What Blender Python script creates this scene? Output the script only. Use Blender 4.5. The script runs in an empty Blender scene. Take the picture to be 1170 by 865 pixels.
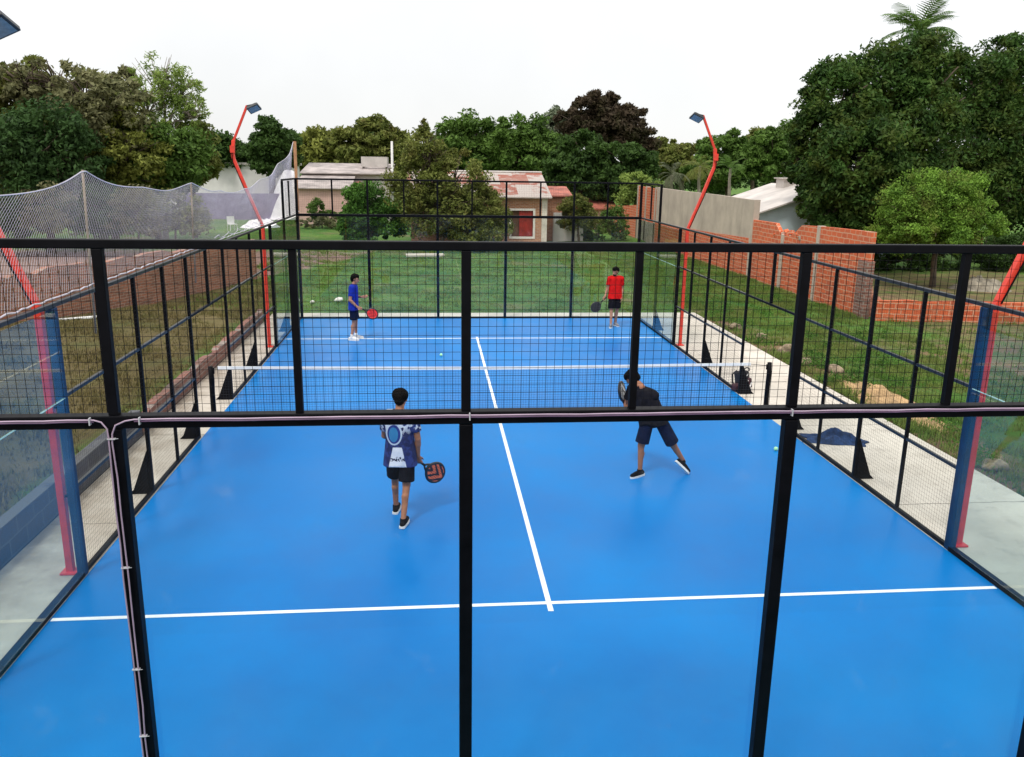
import bpy, bmesh, math, random
import numpy as np
from mathutils import Vector, Matrix
random.seed(7)
R = math.radians
sc = bpy.context.scene
COL = sc.collection

# ------------------------------------------------------------------ camera
CP = Vector((-1.198025, -14.819806, 4.436327))
YAW, PIT, ROL, FPX = 0.0979583, 0.2481718, 0.0154374, 958.0708
fw = Vector((math.sin(YAW)*math.cos(PIT), math.cos(YAW)*math.cos(PIT), -math.sin(PIT)))
rt0 = Vector((math.cos(YAW), -math.sin(YAW), 0)); up0 = rt0.cross(fw)
rt = rt0*math.cos(ROL) + up0*math.sin(ROL); up = -rt0*math.sin(ROL) + up0*math.cos(ROL)
cam_d = bpy.data.cameras.new('camera'); cam = bpy.data.objects.new('camera', cam_d); COL.objects.link(cam)
M3 = Matrix((rt, up, -fw)).transposed()
cam.matrix_world = Matrix.Translation(CP) @ M3.to_4x4()
cam_d.sensor_width = 36; cam_d.lens = FPX/1170*36; cam_d.clip_start = .05; cam_d.clip_end = 2000
sc.camera = cam

def at(u, v, y):
    """world point at depth plane y seen at photo pixel (u, v)"""
    d = fw + rt*((u-585)/FPX) - up*((v-432.5)/FPX)
    return CP + d*((y-CP.y)/d.y)
def ppm(y):
    return FPX/((y-CP.y)*math.cos(PIT)+1.0)

# ------------------------------------------------------------------ world, sun, exposure
SUN_EL, SUN_AZ = 58, 215
world = bpy.data.worlds.new('World'); sc.world = world; world.use_nodes = True
nt = world.node_tree; nt.nodes.clear()
def wn(t): return nt.nodes.new(t)
sky = wn('ShaderNodeTexSky'); sky.sky_type = 'NISHITA'; sky.sun_disc = False
sky.sun_elevation = R(SUN_EL); sky.sun_rotation = R(SUN_AZ)
tc = wn('ShaderNodeTexCoord'); sep = wn('ShaderNodeSeparateXYZ')
nt.links.new(tc.outputs['Generated'], sep.inputs[0])
ramp = wn('ShaderNodeMapRange'); ramp.inputs['From Min'].default_value = 0; ramp.inputs['From Max'].default_value = 1
ramp.inputs['To Min'].default_value = 7.7; ramp.inputs['To Max'].default_value = 14.0
nt.links.new(sep.outputs['Z'], ramp.inputs['Value'])
noi = wn('ShaderNodeTexNoise'); noi.inputs['Scale'].default_value = 2.2; noi.inputs['Detail'].default_value = 5
nt.links.new(tc.outputs['Generated'], noi.inputs['Vector'])
nr = wn('ShaderNodeMapRange'); nr.inputs['From Min'].default_value = .3; nr.inputs['From Max'].default_value = .7
nr.inputs['To Min'].default_value = .89; nr.inputs['To Max'].default_value = 1.08
nt.links.new(noi.outputs['Fac'], nr.inputs['Value'])
mul = wn('ShaderNodeMath'); mul.operation = 'MULTIPLY'
nt.links.new(ramp.outputs[0], mul.inputs[0]); nt.links.new(nr.outputs[0], mul.inputs[1])
comb = wn('ShaderNodeCombineColor')
for i in range(3): nt.links.new(mul.outputs[0], comb.inputs[i])
mixw = wn('ShaderNodeMix'); mixw.data_type = 'RGBA'; mixw.inputs['Factor'].default_value = .9
nt.links.new(sky.outputs[0], mixw.inputs['A']); nt.links.new(comb.outputs[0], mixw.inputs['B'])
bg = wn('ShaderNodeBackground'); bg.inputs['Strength'].default_value = .11
nt.links.new(mixw.outputs['Result'], bg.inputs['Color'])
wo = wn('ShaderNodeOutputWorld'); nt.links.new(bg.outputs[0], wo.inputs[0])
sun_d = bpy.data.lights.new('sun', 'SUN'); sun = bpy.data.objects.new('sun', sun_d); COL.objects.link(sun)
sun_d.energy = 1.5; sun_d.angle = R(10); sun_d.color = (1, .95, .87)
az = R(SUN_AZ)   # 0 = +y, clockwise
sdir = Vector((math.sin(az)*math.cos(R(SUN_EL)), math.cos(az)*math.cos(R(SUN_EL)), math.sin(R(SUN_EL))))
sun.rotation_euler = sdir.to_track_quat('Z', 'Y').to_euler(); sun.location = sdir*60
sc.view_settings.view_transform = 'Standard'; sc.view_settings.look = 'None'
sc.view_settings.gamma = 1; sc.view_settings.use_curve_mapping = False; sc.view_settings.exposure = 0.25
sc.render.engine = 'CYCLES'
sc.cycles.max_bounces = 12; sc.cycles.transparent_max_bounces = 48; sc.cycles.transmission_bounces = 8

# ------------------------------------------------------------------ materials
def new_mat(name):
    m = bpy.data.materials.new(name); m.use_nodes = True
    t = m.node_tree; b = t.nodes['Principled BSDF']
    return m, t, b
def c4(c): return (c[0], c[1], c[2], 1)
def mixc(t, fac, a, b, mode='MIX'):
    n = t.nodes.new('ShaderNodeMix'); n.data_type = 'RGBA'; n.blend_type = mode
    for k, v in (('Factor', fac), ('A', a), ('B', b)):
        if isinstance(v, (int, float)): n.inputs[k].default_value = v
        elif isinstance(v, tuple): n.inputs[k].default_value = c4(v)
        else: t.links.new(v, n.inputs[k])
    return n.outputs['Result']
def noise(t, scale, detail=4, vec=None, rough=.55):
    n = t.nodes.new('ShaderNodeTexNoise'); n.inputs['Scale'].default_value = scale
    n.inputs['Detail'].default_value = detail; n.inputs['Roughness'].default_value = rough
    if vec is None:
        c = t.nodes.new('ShaderNodeTexCoord'); vec = c.outputs['Object']
    t.links.new(vec, n.inputs['Vector']); return n.outputs['Fac']
def mapr(t, v, a, b, c=0, d=1):
    n = t.nodes.new('ShaderNodeMapRange'); t.links.new(v, n.inputs['Value'])
    for k, x in zip(('From Min', 'From Max', 'To Min', 'To Max'), (a, b, c, d)): n.inputs[k].default_value = x
    return n.outputs[0]
def math_n(t, op, a, b=0.0):
    n = t.nodes.new('ShaderNodeMath'); n.operation = op
    for i, v in enumerate((a, b)):
        if isinstance(v, (int, float)): n.inputs[i].default_value = v
        else: t.links.new(v, n.inputs[i])
    return n.outputs[0]
def bump(t, b, h, strength=.3, dist=.02):
    n = t.nodes.new('ShaderNodeBump'); n.inputs['Strength'].default_value = strength; n.inputs['Distance'].default_value = dist
    t.links.new(h, n.inputs['Height']); t.links.new(n.outputs[0], b.inputs['Normal'])
def plain(name, col, rough=.5, var=.25, scale=6, metal=0, spec=.5):
    m, t, b = new_mat(name)
    f = mapr(t, noise(t, scale, 5), .3, .7)
    lo = tuple(x*(1-var) for x in col); hi = tuple(min(1, x*(1+var)) for x in col)
    t.links.new(mixc(t, f, lo, hi), b.inputs['Base Color'])
    b.inputs['Roughness'].default_value = rough; b.inputs['Metallic'].default_value = metal
    b.inputs['Specular IOR Level'].default_value = spec
    return m
M = {}
M['black'] = plain('black_paint', (.003, .003, .0045), .5, .4, 9, spec=.1)
M['rail'] = plain('rail_paint', (.010, .010, .013), .38, .5, 14, spec=.55)
M['navy'] = plain('navy_paint', (.003, .028, .08), .42, .3, 5, spec=.25)
M['red_paint'] = plain('red_paint', (.72, .045, .022), .45, .2, 8)
M['lamp_body'] = plain('lamp_housing', (.02, .025, .028), .4)
M['lamp_glass'] = plain('lamp_lens', (.22, .30, .36), .12, .2, 20)
M['white_band'] = plain('white_tape', (.82, .82, .80), .7, .06, 12)
M['net_cord'] = plain('net_cord', (.012, .015, .02), .7)
M['safety_cord'] = plain('white_net_cord', (.56, .53, .60), .6, .1)
M['cable'] = plain('pink_cable', (.13, .07, .13), .4, .15)
M['cable_pale'] = plain('pale_cable', (.42, .31, .40), .4, .15)
M['tie'] = plain('cable_tie', (.5, .5, .52), .4, .1)
M['skin'] = plain('skin', (.33, .135, .07), .55, .12, 20)
M['skin_pale'] = plain('skin_pale', (.42, .20, .125), .55, .12, 20)
M['hair'] = plain('dark_hair', (.006, .0045, .004), .85, .5, 60, spec=.15)
M['shirt_black'] = plain('black_cloth', (.008, .008, .012), .85, .4, 15, spec=.12)
M['shorts_black'] = plain('black_shorts', (.006, .006, .010), .85, .4, 15, spec=.12)
M['shorts_navy'] = plain('navy_shorts', (.005, .010, .034), .85, .4, 12, spec=.12)
M['shirt_blue'] = plain('royal_blue_cloth', (.010, .028, .33), .85, .2, 12, spec=.15)
M['shirt_red'] = plain('red_cloth', (.60, .008, .008), .85, .15, 12, spec=.15)
M['shoe_black'] = plain('shoe_black', (.006, .006, .008), .8, spec=.1)
M['shoe_white'] = plain('shoe_white', (.75, .75, .75), .6, .08)
M['shoe_grey'] = plain('shoe_grey', (.20, .20, .23), .6, .3)
M['sole_white'] = plain('sole_white', (.8, .78, .74), .6, .08)
M['sole_dark'] = plain('sole_dark', (.03, .035, .05), .6)
M['eye'] = plain('eye_dark', (.01, .008, .008), .25)
M['lip'] = plain('lip', (.30, .10, .08), .5)
M['grip'] = plain('grip_tape', (.012, .012, .014), .8)
M['racket_red'] = plain('racket_red', (.75, .03, .03), .35)
M['racket_dark'] = plain('racket_dark', (.02, .02, .024), .35)
M['racket_white'] = plain('racket_white', (.7, .7, .7), .35)
M['trunk'] = plain('bark', (.09, .065, .045), .9, .5, 3)
M['trunk_pale'] = plain('bark_pale', (.26, .22, .18), .9, .35, 3)
M['soil_rock'] = plain('stone', (.27, .205, .135), .95, .55, 7)
M['cloth_navy'] = plain('navy_garment', (.010, .035, .11), .9, .6, 9)
M['bag'] = plain('bag_cloth', (.012, .009, .012), .7, .5, 14)
M['bag_maroon'] = plain('bag_maroon', (.05, .012, .018), .7, .4, 14)
M['ball'] = plain('tennis_felt', (.42, .85, .42), .9, .1, 60)
M['pillar'] = plain('white_plaster', (.62, .56, .48), .9, .18, 3)
M['frame_white'] = plain('window_frame', (.72, .68, .62), .7, .1)
M['shutter'] = plain('red_shutter', (.27, .018, .012), .6, .35, 3)
M['shutter_dark'] = plain('brown_shutter', (.10, .045, .02), .7, .35, 4)
M['blue_wall'] = plain('pale_blue_wall', (.56, .66, .70), .9, .08, 1.5)
M['pink_wall'] = plain('pink_wall', (.62, .40, .35), .9, .14, 1.2)
M['purple_wall'] = plain('purple_wall', (.20, .17, .27), .9, .3, 1.2)
M['white_wall'] = plain('white_wall', (.70, .68, .66), .9, .1, 1.2)
M['tin'] = plain('tin_roof', (.54, .49, .45), .6, .22, .9)
M['tin_old'] = plain('old_tin_roof', (.36, .31, .29), .7, .4, 1.1)
M['grey_wall'] = plain('greyed_wall', (.50, .46, .43), .9, .2, 1.2)
M['red_roof'] = plain('red_roof', (.36, .11, .075), .7, .5, 1.6)
M['terrace'] = plain('terrace_slab', (.33, .31, .29), .9, .15, 2)
M['club_wall'] = plain('clubhouse_wall', (.035, .03, .03), .8, .3, 1)
M['red_cloth'] = plain('red_plastic', (.30, .012, .014), .6, .3, 4)
M['wood_pole'] = plain('wood_pole', (.30, .15, .07), .85, .3, 4)
M['tarp'] = plain('white_tarp', (.80, .78, .80), .6, .12, 2)
M['plastic_white'] = plain('white_plastic', (.75, .75, .73), .5, .08)

def rust_roof():
    m, t, b = new_mat('rusty_roof')
    c = t.nodes.new('ShaderNodeTexCoord'); s = t.nodes.new('ShaderNodeSeparateXYZ'); t.links.new(c.outputs['Object'], s.inputs[0])
    # sheets 0.8 m wide, two rows, each with its own wear
    sx = math_n(t, 'FLOOR', math_n(t, 'MULTIPLY', s.outputs['X'], 1.15)); sy = math_n(t, 'FLOOR', math_n(t, 'MULTIPLY', s.outputs['Y'], .48))
    cb = t.nodes.new('ShaderNodeCombineXYZ'); t.links.new(sx, cb.inputs[0]); t.links.new(sy, cb.inputs[1])
    wn_ = t.nodes.new('ShaderNodeTexWhiteNoise'); t.links.new(cb.outputs[0], wn_.inputs['Vector'])
    w = math_n(t, 'ADD', wn_.outputs['Value'], mapr(t, noise(t, 2.2, 6), .3, .7, -.28, .28))
    col = mixc(t, mapr(t, w, .42, .62), (.42, .36, .32), (.28, .075, .04))
    col = mixc(t, mapr(t, noise(t, .8, 6), .5, .75, 0, .6), col, (.38, .30, .25))
    t.links.new(col, b.inputs['Base Color']); b.inputs['Roughness'].default_value = .6
    wv = t.nodes.new('ShaderNodeTexWave'); wv.inputs['Scale'].default_value = 3.2; t.links.new(c.outputs['Object'], wv.inputs['Vector'])
    bump(t, b, wv.outputs['Fac'], .5, .03)
    return m
M['rust_roof'] = rust_roof()

def brick_mat(name, c1, c2, mort, bw, bh, ms, stain=(.10, .07, .05), st=.35, plaster=None, rough=.9):
    m, t, b = new_mat(name)
    c = t.nodes.new('ShaderNodeTexCoord'); s = t.nodes.new('ShaderNodeSeparateXYZ'); t.links.new(c.outputs['Object'], s.inputs[0])
    # courses wander a little so that no two rows read alike
    jig = math_n(t, 'MULTIPLY', math_n(t, 'SUBTRACT', noise(t, 1.3, 3), .5), bh*.5)
    cb = t.nodes.new('ShaderNodeCombineXYZ')
    t.links.new(math_n(t, 'ADD', s.outputs['X'], s.outputs['Y']), cb.inputs[0]); t.links.new(math_n(t, 'ADD', s.outputs['Z'], jig), cb.inputs[1])
    bt = t.nodes.new('ShaderNodeTexBrick'); t.links.new(cb.outputs[0], bt.inputs['Vector'])
    bt.inputs['Color1'].default_value = c4(c1); bt.inputs['Color2'].default_value = c4(c2); bt.inputs['Mortar'].default_value = c4(mort)
    bt.inputs['Scale'].default_value = 1; bt.inputs['Brick Width'].default_value = bw; bt.inputs['Row Height'].default_value = bh
    bt.inputs['Mortar Size'].default_value = ms; bt.inputs['Bias'].default_value = -.1; bt.inputs['Mortar Smooth'].default_value = .3
    col = bt.outputs['Color']
    col = mixc(t, mapr(t, noise(t, .9, 7, rough=.7), .48, .72, 0, st), col, stain)
    col = mixc(t, mapr(t, noise(t, 3.5, 6, rough=.7), .56, .72, 0, .55), col, mort)
    t.links.new(col, b.inputs['Base Color']); b.inputs['Roughness'].default_value = rough
    bump(t, b, bt.outputs['Fac'], -.5, .02)
    return m
M['orange_brick'] = brick_mat('hollow_brick', (.62, .125, .042), (.47, .09, .036), (.58, .30, .19), .36, .165, .018, (.20, .09, .05), .3)
M['house_brick'] = brick_mat('house_brick', (.46, .21, .11), (.31, .135, .07), (.48, .34, .25), .26, .085, .012, (.17, .11, .08), .35)
M['old_brick'] = brick_mat('old_brick', (.38, .15, .085), (.22, .095, .06), (.34, .25, .19), .27, .085, .012, (.10, .07, .05), .65)
M['kerb_brick'] = brick_mat('kerb_brick', (.26, .11, .08), (.15, .07, .055), (.26, .21, .18), .28, .10, .014, (.09, .075, .06), .9)
M['block_brick'] = brick_mat('grey_block', (.075, .075, .095), (.05, .05, .07), (.11, .11, .12), .42, .21, .016, (.06, .055, .045), .8)

def render_mat():
    m, t, b = new_mat('weathered_render')
    col = mixc(t, mapr(t, noise(t, .7, 7, rough=.65), .35, .68), (.50, .42, .34), (.36, .30, .25))
    c = t.nodes.new('ShaderNodeTexCoord'); mp = t.nodes.new('ShaderNodeMapping'); mp.inputs['Scale'].default_value = (.9, .9, .22)
    t.links.new(c.outputs['Object'], mp.inputs[0])
    col = mixc(t, mapr(t, noise(t, 1.4, 7, mp.outputs[0], .7), .50, .75, 0, .55), col, (.20, .17, .14))
    t.links.new(col, b.inputs['Base Color']); b.inputs['Roughness'].default_value = .95
    bump(t, b, noise(t, 12, 6), .3, .02); return m
M['render'] = render_mat()

def concrete_mat():
    m, t, b = new_mat('concrete')
    col = mixc(t, mapr(t, noise(t, .55, 8, rough=.62), .33, .68), (.68, .62, .54), (.50, .45, .38))
    col = mixc(t, mapr(t, noise(t, 3.2, 8, rough=.7), .52, .75, 0, .6), col, (.30, .26, .22))
    c = t.nodes.new('ShaderNodeTexCoord')
    s = t.nodes.new('ShaderNodeSeparateXYZ'); t.links.new(c.outputs['Object'], s.inputs[0])
    wob = math_n(t, 'MULTIPLY', math_n(t, 'SUBTRACT', noise(t, 2.5, 6), .5), .12)
    j = math_n(t, 'ABSOLUTE', math_n(t, 'SUBTRACT', math_n(t, 'FRACT', math_n(t, 'DIVIDE', math_n(t, 'ADD', math_n(t, 'ADD', s.outputs['Y'], wob), 60.4), 3.6)), .5))
    col = mixc(t, mapr(t, j, .0015, .004, .75, 0), col, (.09, .08, .07))
    # brown damp along the left strip, where earth washes over it
    lf = math_n(t, 'MULTIPLY', mapr(t, s.outputs['X'], -4.6, -5.9, 0, 1), mapr(t, noise(t, 1.4, 6), .3, .6))
    col = mixc(t, math_n(t, 'MULTIPLY', lf, .75), col, (.20, .15, .10))
    t.links.new(col, b.inputs['Base Color']); b.inputs['Roughness'].default_value = .92
    bump(t, b, noise(t, 30, 6), .25, .01); return m
M['concrete'] = concrete_mat()

def court_mat():
    m, t, b = new_mat('blue_court')
    col = mixc(t, mapr(t, noise(t, .30, 7, rough=.62), .36, .64), (.0, .142, .45), (.0, .192, .55))
    col = mixc(t, mapr(t, noise(t, 2.6, 8, rough=.75), .60, .8, 0, .5), col, (.0, .235, .56))
    col = mixc(t, mapr(t, noise(t, 1.1, 9, rough=.8), .62, .8, 0, .5), col, (.0, .105, .34))
    c = t.nodes.new('ShaderNodeTexCoord'); mp = t.nodes.new('ShaderNodeMapping'); mp.inputs['Scale'].default_value = (.5, 7, 1); mp.inputs['Rotation'].default_value = (0, 0, .5)
    t.links.new(c.outputs['Object'], mp.inputs[0])
    col = mixc(t, mapr(t, noise(t, 1.4, 5, mp.outputs[0]), .66, .8, 0, .35), col, (.01, .23, .56))
    t.links.new(col, b.inputs['Base Color'])
    t.links.new(mapr(t, noise(t, 1.2, 6), .3, .7, .28, .42), b.inputs['Roughness'])
    b.inputs['Specular IOR Level'].default_value = .13
    bump(t, b, noise(t, 260, 3), .06, .004); return m
M['court'] = court_mat()
M['line'] = plain('line_paint', (.80, .84, .86), .6, .08, 5)

def glass_mat(name, tint, edge=False):
    m = bpy.data.materials.new(name); m.use_nodes = True; t = m.node_tree; t.nodes.clear()
    tr = t.nodes.new('ShaderNodeBsdfTransparent'); tr.inputs['Color'].default_value = c4(tint)
    gl = t.nodes.new('ShaderNodeBsdfGlossy'); gl.inputs['Roughness'].default_value = .0
    fr = t.nodes.new('ShaderNodeFresnel'); fr.inputs['IOR'].default_value = 1.5
    mx = t.nodes.new('ShaderNodeMixShader'); o = t.nodes.new('ShaderNodeOutputMaterial')
    ge = t.nodes.new('ShaderNodeNewGeometry')     # the pane's far face sees the same index step from inside
    ir = t.nodes.new('ShaderNodeMapRange'); ir.inputs['To Min'].default_value = 1.5; ir.inputs['To Max'].default_value = 1/1.5
    t.links.new(ge.outputs['Backfacing'], ir.inputs['Value']); t.links.new(ir.outputs[0], fr.inputs['IOR'])
    t.links.new(fr.outputs[0], mx.inputs[0]); t.links.new(tr.outputs[0], mx.inputs[1]); t.links.new(gl.outputs[0], mx.inputs[2]); t.links.new(mx.outputs[0], o.inputs[0])
    return m
def add_reflection_blotches(m, hi):  # pale diffuse noise painted on the panes in place of blotchy reflections
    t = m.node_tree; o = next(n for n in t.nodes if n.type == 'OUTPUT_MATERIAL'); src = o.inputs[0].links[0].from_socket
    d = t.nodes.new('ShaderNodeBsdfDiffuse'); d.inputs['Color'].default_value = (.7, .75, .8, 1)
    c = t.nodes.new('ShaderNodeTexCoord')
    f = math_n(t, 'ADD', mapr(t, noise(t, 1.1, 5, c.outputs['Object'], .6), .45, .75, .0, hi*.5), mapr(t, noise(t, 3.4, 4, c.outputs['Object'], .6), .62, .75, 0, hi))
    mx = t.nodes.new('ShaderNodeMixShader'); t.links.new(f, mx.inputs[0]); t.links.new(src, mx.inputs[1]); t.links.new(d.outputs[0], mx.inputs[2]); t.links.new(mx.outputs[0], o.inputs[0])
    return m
M['glass'] = add_reflection_blotches(glass_mat('tempered_glass', (.955, .975, .975)), .035)
M['glass_side'] = glass_mat('side_glass', (.865, .925, .915))
M['glass_edge'] = plain('glass_edge', (.40, .62, .58), .2, .1)

def leaf_mat(name, dark, light, accent=None, acc=.12, trans=.32, nsc=.55):
    m, t, b = new_mat(name)
    g = t.nodes.new('ShaderNodeNewGeometry')
    f = mapr(t, noise(t, nsc, 4), .40, .62)
    col = mixc(t, f, dark, light)
    col = mixc(t, mapr(t, g.outputs['Random Per Island'], 0, 1, 0, .55), col, tuple(min(1, x*1.7+.008) for x in light))
    col = mixc(t, mapr(t, g.outputs['Random Per Island'], .0, .3, .5, 0), col, tuple(x*.45 for x in dark))
    if accent:
        col = mixc(t, math_n(t, 'MULTIPLY', mapr(t, noise(t, 1.1, 3), 1-acc-.4, .75), .8), col, accent)
    t.links.new(col, b.inputs['Base Color']); b.inputs['Roughness'].default_value = .6; b.inputs['Specular IOR Level'].default_value = .14
    tl = t.nodes.new('ShaderNodeBsdfTranslucent'); t.links.new(col, tl.inputs['Color'])
    mx = t.nodes.new('ShaderNodeMixShader'); mx.inputs[0].default_value = trans
    o = t.nodes['Material Output']
    t.links.new(b.outputs[0], mx.inputs[1]); t.links.new(tl.outputs[0], mx.inputs[2]); t.links.new(mx.outputs[0], o.inputs[0])
    return m
L = {}
L['dark'] = leaf_mat('leaf_dark', (0.018, 0.042, 0.01), (0.052, 0.1, 0.02))
L['mango'] = leaf_mat('leaf_mango', (0.008, 0.027, 0.006), (0.05, 0.108, 0.02), (.11, .13, .02), .16, nsc=.7)
L['mid'] = leaf_mat('leaf_mid', (0.034, 0.075, 0.012), (0.1, 0.175, 0.032))
L['olive'] = leaf_mat('leaf_olive', (0.06, 0.082, 0.014), (0.17, 0.195, 0.045), (.13, .10, .03))
L['yellow'] = leaf_mat('leaf_yellow', (0.085, 0.105, 0.016), (0.22, 0.24, 0.05))
L['lime'] = leaf_mat('leaf_lime', (0.09, 0.15, 0.025), (0.24, 0.32, 0.075), None, .1, .35)
L['brown'] = leaf_mat('leaf_brown', (0.03, 0.021, 0.013), (0.07, 0.05, 0.03), (.05, .06, .02))
L['dry'] = leaf_mat('leaf_dry', (0.09, 0.1, 0.04), (0.23, 0.225, 0.11), (.08, .08, .03))
L['bluegreen'] = leaf_mat('leaf_bluegreen', (0.016, 0.038, 0.012), (0.045, 0.095, 0.024))
L['greygreen'] = leaf_mat('leaf_greygreen', (.06, .08, .05), (.15, .18, .11))
L['bush'] = leaf_mat('leaf_bush', (0.04, 0.1, 0.012), (0.17, 0.3, 0.04), (.17, .13, .04), nsc=1.3)
L['bright'] = leaf_mat('leaf_bright', (0.03, 0.09, 0.012), (0.09, 0.2, 0.03))
L['palm'] = leaf_mat('leaf_palm', (.05, .06, .035), (.13, .14, .08))
L['grass'] = leaf_mat('grass_blade', (.06, .14, .02), (.13, .24, .04), (.28, .25, .09), .28, .45)
L['drygrass'] = leaf_mat('dry_blade', (.10, .085, .032), (.21, .165, .07), (.10, .12, .03), .2, .3)

# ------------------------------------------------------------------ helpers
def tag(o, label=None, cat=None, group=None, kind=None):
    if label: o['label'] = label
    if cat: o['category'] = cat
    if group: o['group'] = group
    if kind: o['kind'] = kind
    elif cat: o['kind'] = 'thing'
    return o
def empty(name, loc=(0, 0, 0), rz=0):
    o = bpy.data.objects.new(name, None); o.empty_display_size = .2
    o.location = loc; o.rotation_euler = (0, 0, rz); COL.objects.link(o); return o
def link(name, me, mat, parent=None, smooth=False):
    o = bpy.data.objects.new(name, me); COL.objects.link(o)
    if mat is not None:
        for mm in (mat if isinstance(mat, (list, tuple)) else [mat]): me.materials.append(mm)
    if parent: o.parent = parent
    if smooth: me.shade_smooth()
    return o
class MB:
    def __init__(s): s.v = []; s.f = []
    def quadbox(s, p):
        n = len(s.v); s.v += [tuple(q) for q in p]
        s.f += [tuple(n+i for i in q) for q in ((0, 3, 2, 1), (4, 5, 6, 7), (0, 1, 5, 4), (1, 2, 6, 5), (2, 3, 7, 6), (3, 0, 4, 7))]
    def box(s, x0, x1, y0, y1, z0, z1):
        s.quadbox([(x0, y0, z0), (x1, y0, z0), (x1, y1, z0), (x0, y1, z0), (x0, y0, z1), (x1, y0, z1), (x1, y1, z1), (x0, y1, z1)])
        return s
    def cbox(s, c, d): return s.box(c[0]-d[0]/2, c[0]+d[0]/2, c[1]-d[1]/2, c[1]+d[1]/2, c[2]-d[2]/2, c[2]+d[2]/2)
    def bar(s, a, b, w, h, ref=(0, 0, 1)):
        a = Vector(a); b = Vector(b); d = (b-a).normalized(); r = Vector(ref)
        if abs(d.dot(r)) > .98: r = Vector((1, 0, 0))
        x = d.cross(r).normalized()*w/2; z = x.cross(d).normalized()*h/2
        s.quadbox([a-x-z, a+x-z, a+x+z, a-x+z, b-x-z, b+x-z, b+x+z, b-x+z]); return s
    def tube(s, pts, r, n=6, caps=True):
        pts = [Vector(p) for p in pts]; rs = r if isinstance(r, (list, tuple)) else [r]*len(pts)
        base = len(s.v); prev = None
        for i, p in enumerate(pts):
            d = (pts[min(i+1, len(pts)-1)]-pts[max(i-1, 0)])
            d = d.normalized() if d.length > 1e-9 else Vector((0, 0, 1))
            if prev is None:
                ref = Vector((0, 0, 1)) if abs(d.z) < .9 else Vector((1, 0, 0)); x = d.cross(ref).normalized()
            else:
                x = (prev - d*prev.dot(d)).normalized()
            prev = x; y = d.cross(x)
            for k in range(n):
                a = 2*math.pi*k/n; s.v.append(tuple(p + (x*math.cos(a)+y*math.sin(a))*rs[i]))
        for i in range(len(pts)-1):
            for k in range(n):
                a = base+i*n+k; b = base+i*n+(k+1) % n; s.f.append((a, b, b+n, a+n))
        if caps:
            s.f.append(tuple(base+k for k in reversed(range(n)))); e = base+(len(pts)-1)*n; s.f.append(tuple(e+k for k in range(n)))
        return s
    def ell(s, c, r, nu=12, nv=8):
        base = len(s.v); c = Vector(c)
        s.v.append((c.x, c.y, c.z-r[2]))
        for j in range(1, nv):
            ph = -math.pi/2+math.pi*j/nv
            for i in range(nu):
                a = 2*math.pi*i/nu
                s.v.append((c.x+r[0]*math.cos(ph)*math.cos(a), c.y+r[1]*math.cos(ph)*math.sin(a), c.z+r[2]*math.sin(ph)))
        s.v.append((c.x, c.y, c.z+r[2])); top = len(s.v)-1
        for i in range(nu):
            s.f.append((base, base+1+(i+1) % nu, base+1+i))
            o = base+1+(nv-2)*nu; s.f.append((o+i, o+(i+1) % nu, top))
        for j in range(nv-2):
            for i in range(nu):
                a = base+1+j*nu+i; b = base+1+j*nu+(i+1) % nu; s.f.append((a, b, b+nu, a+nu))
        return s
    def cap(s, a, b, ra, rb, n=14, flat_a=False, flat_b=False):
        """tapered capsule between two points"""
        a = Vector(a); b = Vector(b); d = (b-a); l = d.length
        d = d/l if l > 1e-6 else Vector((0, 0, 1))
        pts = []; rs = []
        if not flat_a:
            for k in range(5):
                t = math.pi/2*(k/5); pts.append(a-d*ra*math.cos(t)*.999); rs.append(max(1e-4, ra*math.sin(t)))
        pts.append(a); rs.append(ra); pts.append(b); rs.append(rb)
        if not flat_b:
            for k in range(4, -1, -1):
                t = math.pi/2*(k/5); pts.append(b+d*rb*math.cos(t)*.999); rs.append(max(1e-4, rb*math.sin(t)))
        return s.tube(pts, rs, n)
    def mesh(s, name):
        me = bpy.data.meshes.new(name); me.from_pydata(s.v, [], s.f); me.update(); return me
    def build(s, name, mat, parent=None, smooth=False): return link(name, s.mesh(name), mat, parent, smooth)
def bevel(o, w=.006, seg=2):
    b = o.modifiers.new('bevel', 'BEVEL'); b.width = w; b.segments = seg; b.limit_method = 'ANGLE'; return o
def bake_mod(o):
    dg = bpy.context.evaluated_depsgraph_get(); me = bpy.data.meshes.new_from_object(o.evaluated_get(dg))
    old = o.data; o.modifiers.clear(); o.data = me; bpy.data.meshes.remove(old); return o
def np_mesh(name, V, nper=4):
    """mesh of loose quads/tris from an (n*nper,3) array"""
    n = len(V)//nper; me = bpy.data.meshes.new(name)
    me.vertices.add(len(V)); me.vertices.foreach_set('co', V.astype(np.float32).ravel())
    me.loops.add(len(V)); me.loops.foreach_set('vertex_index', np.arange(len(V), dtype=np.int32))
    me.polygons.add(n); me.polygons.foreach_set('loop_start', np.arange(0, len(V), nper, dtype=np.int32))
    try: me.polygons.foreach_set('loop_total', np.full(n, nper, dtype=np.int32))
    except Exception: pass
    me.update(calc_edges=True); return me

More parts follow.
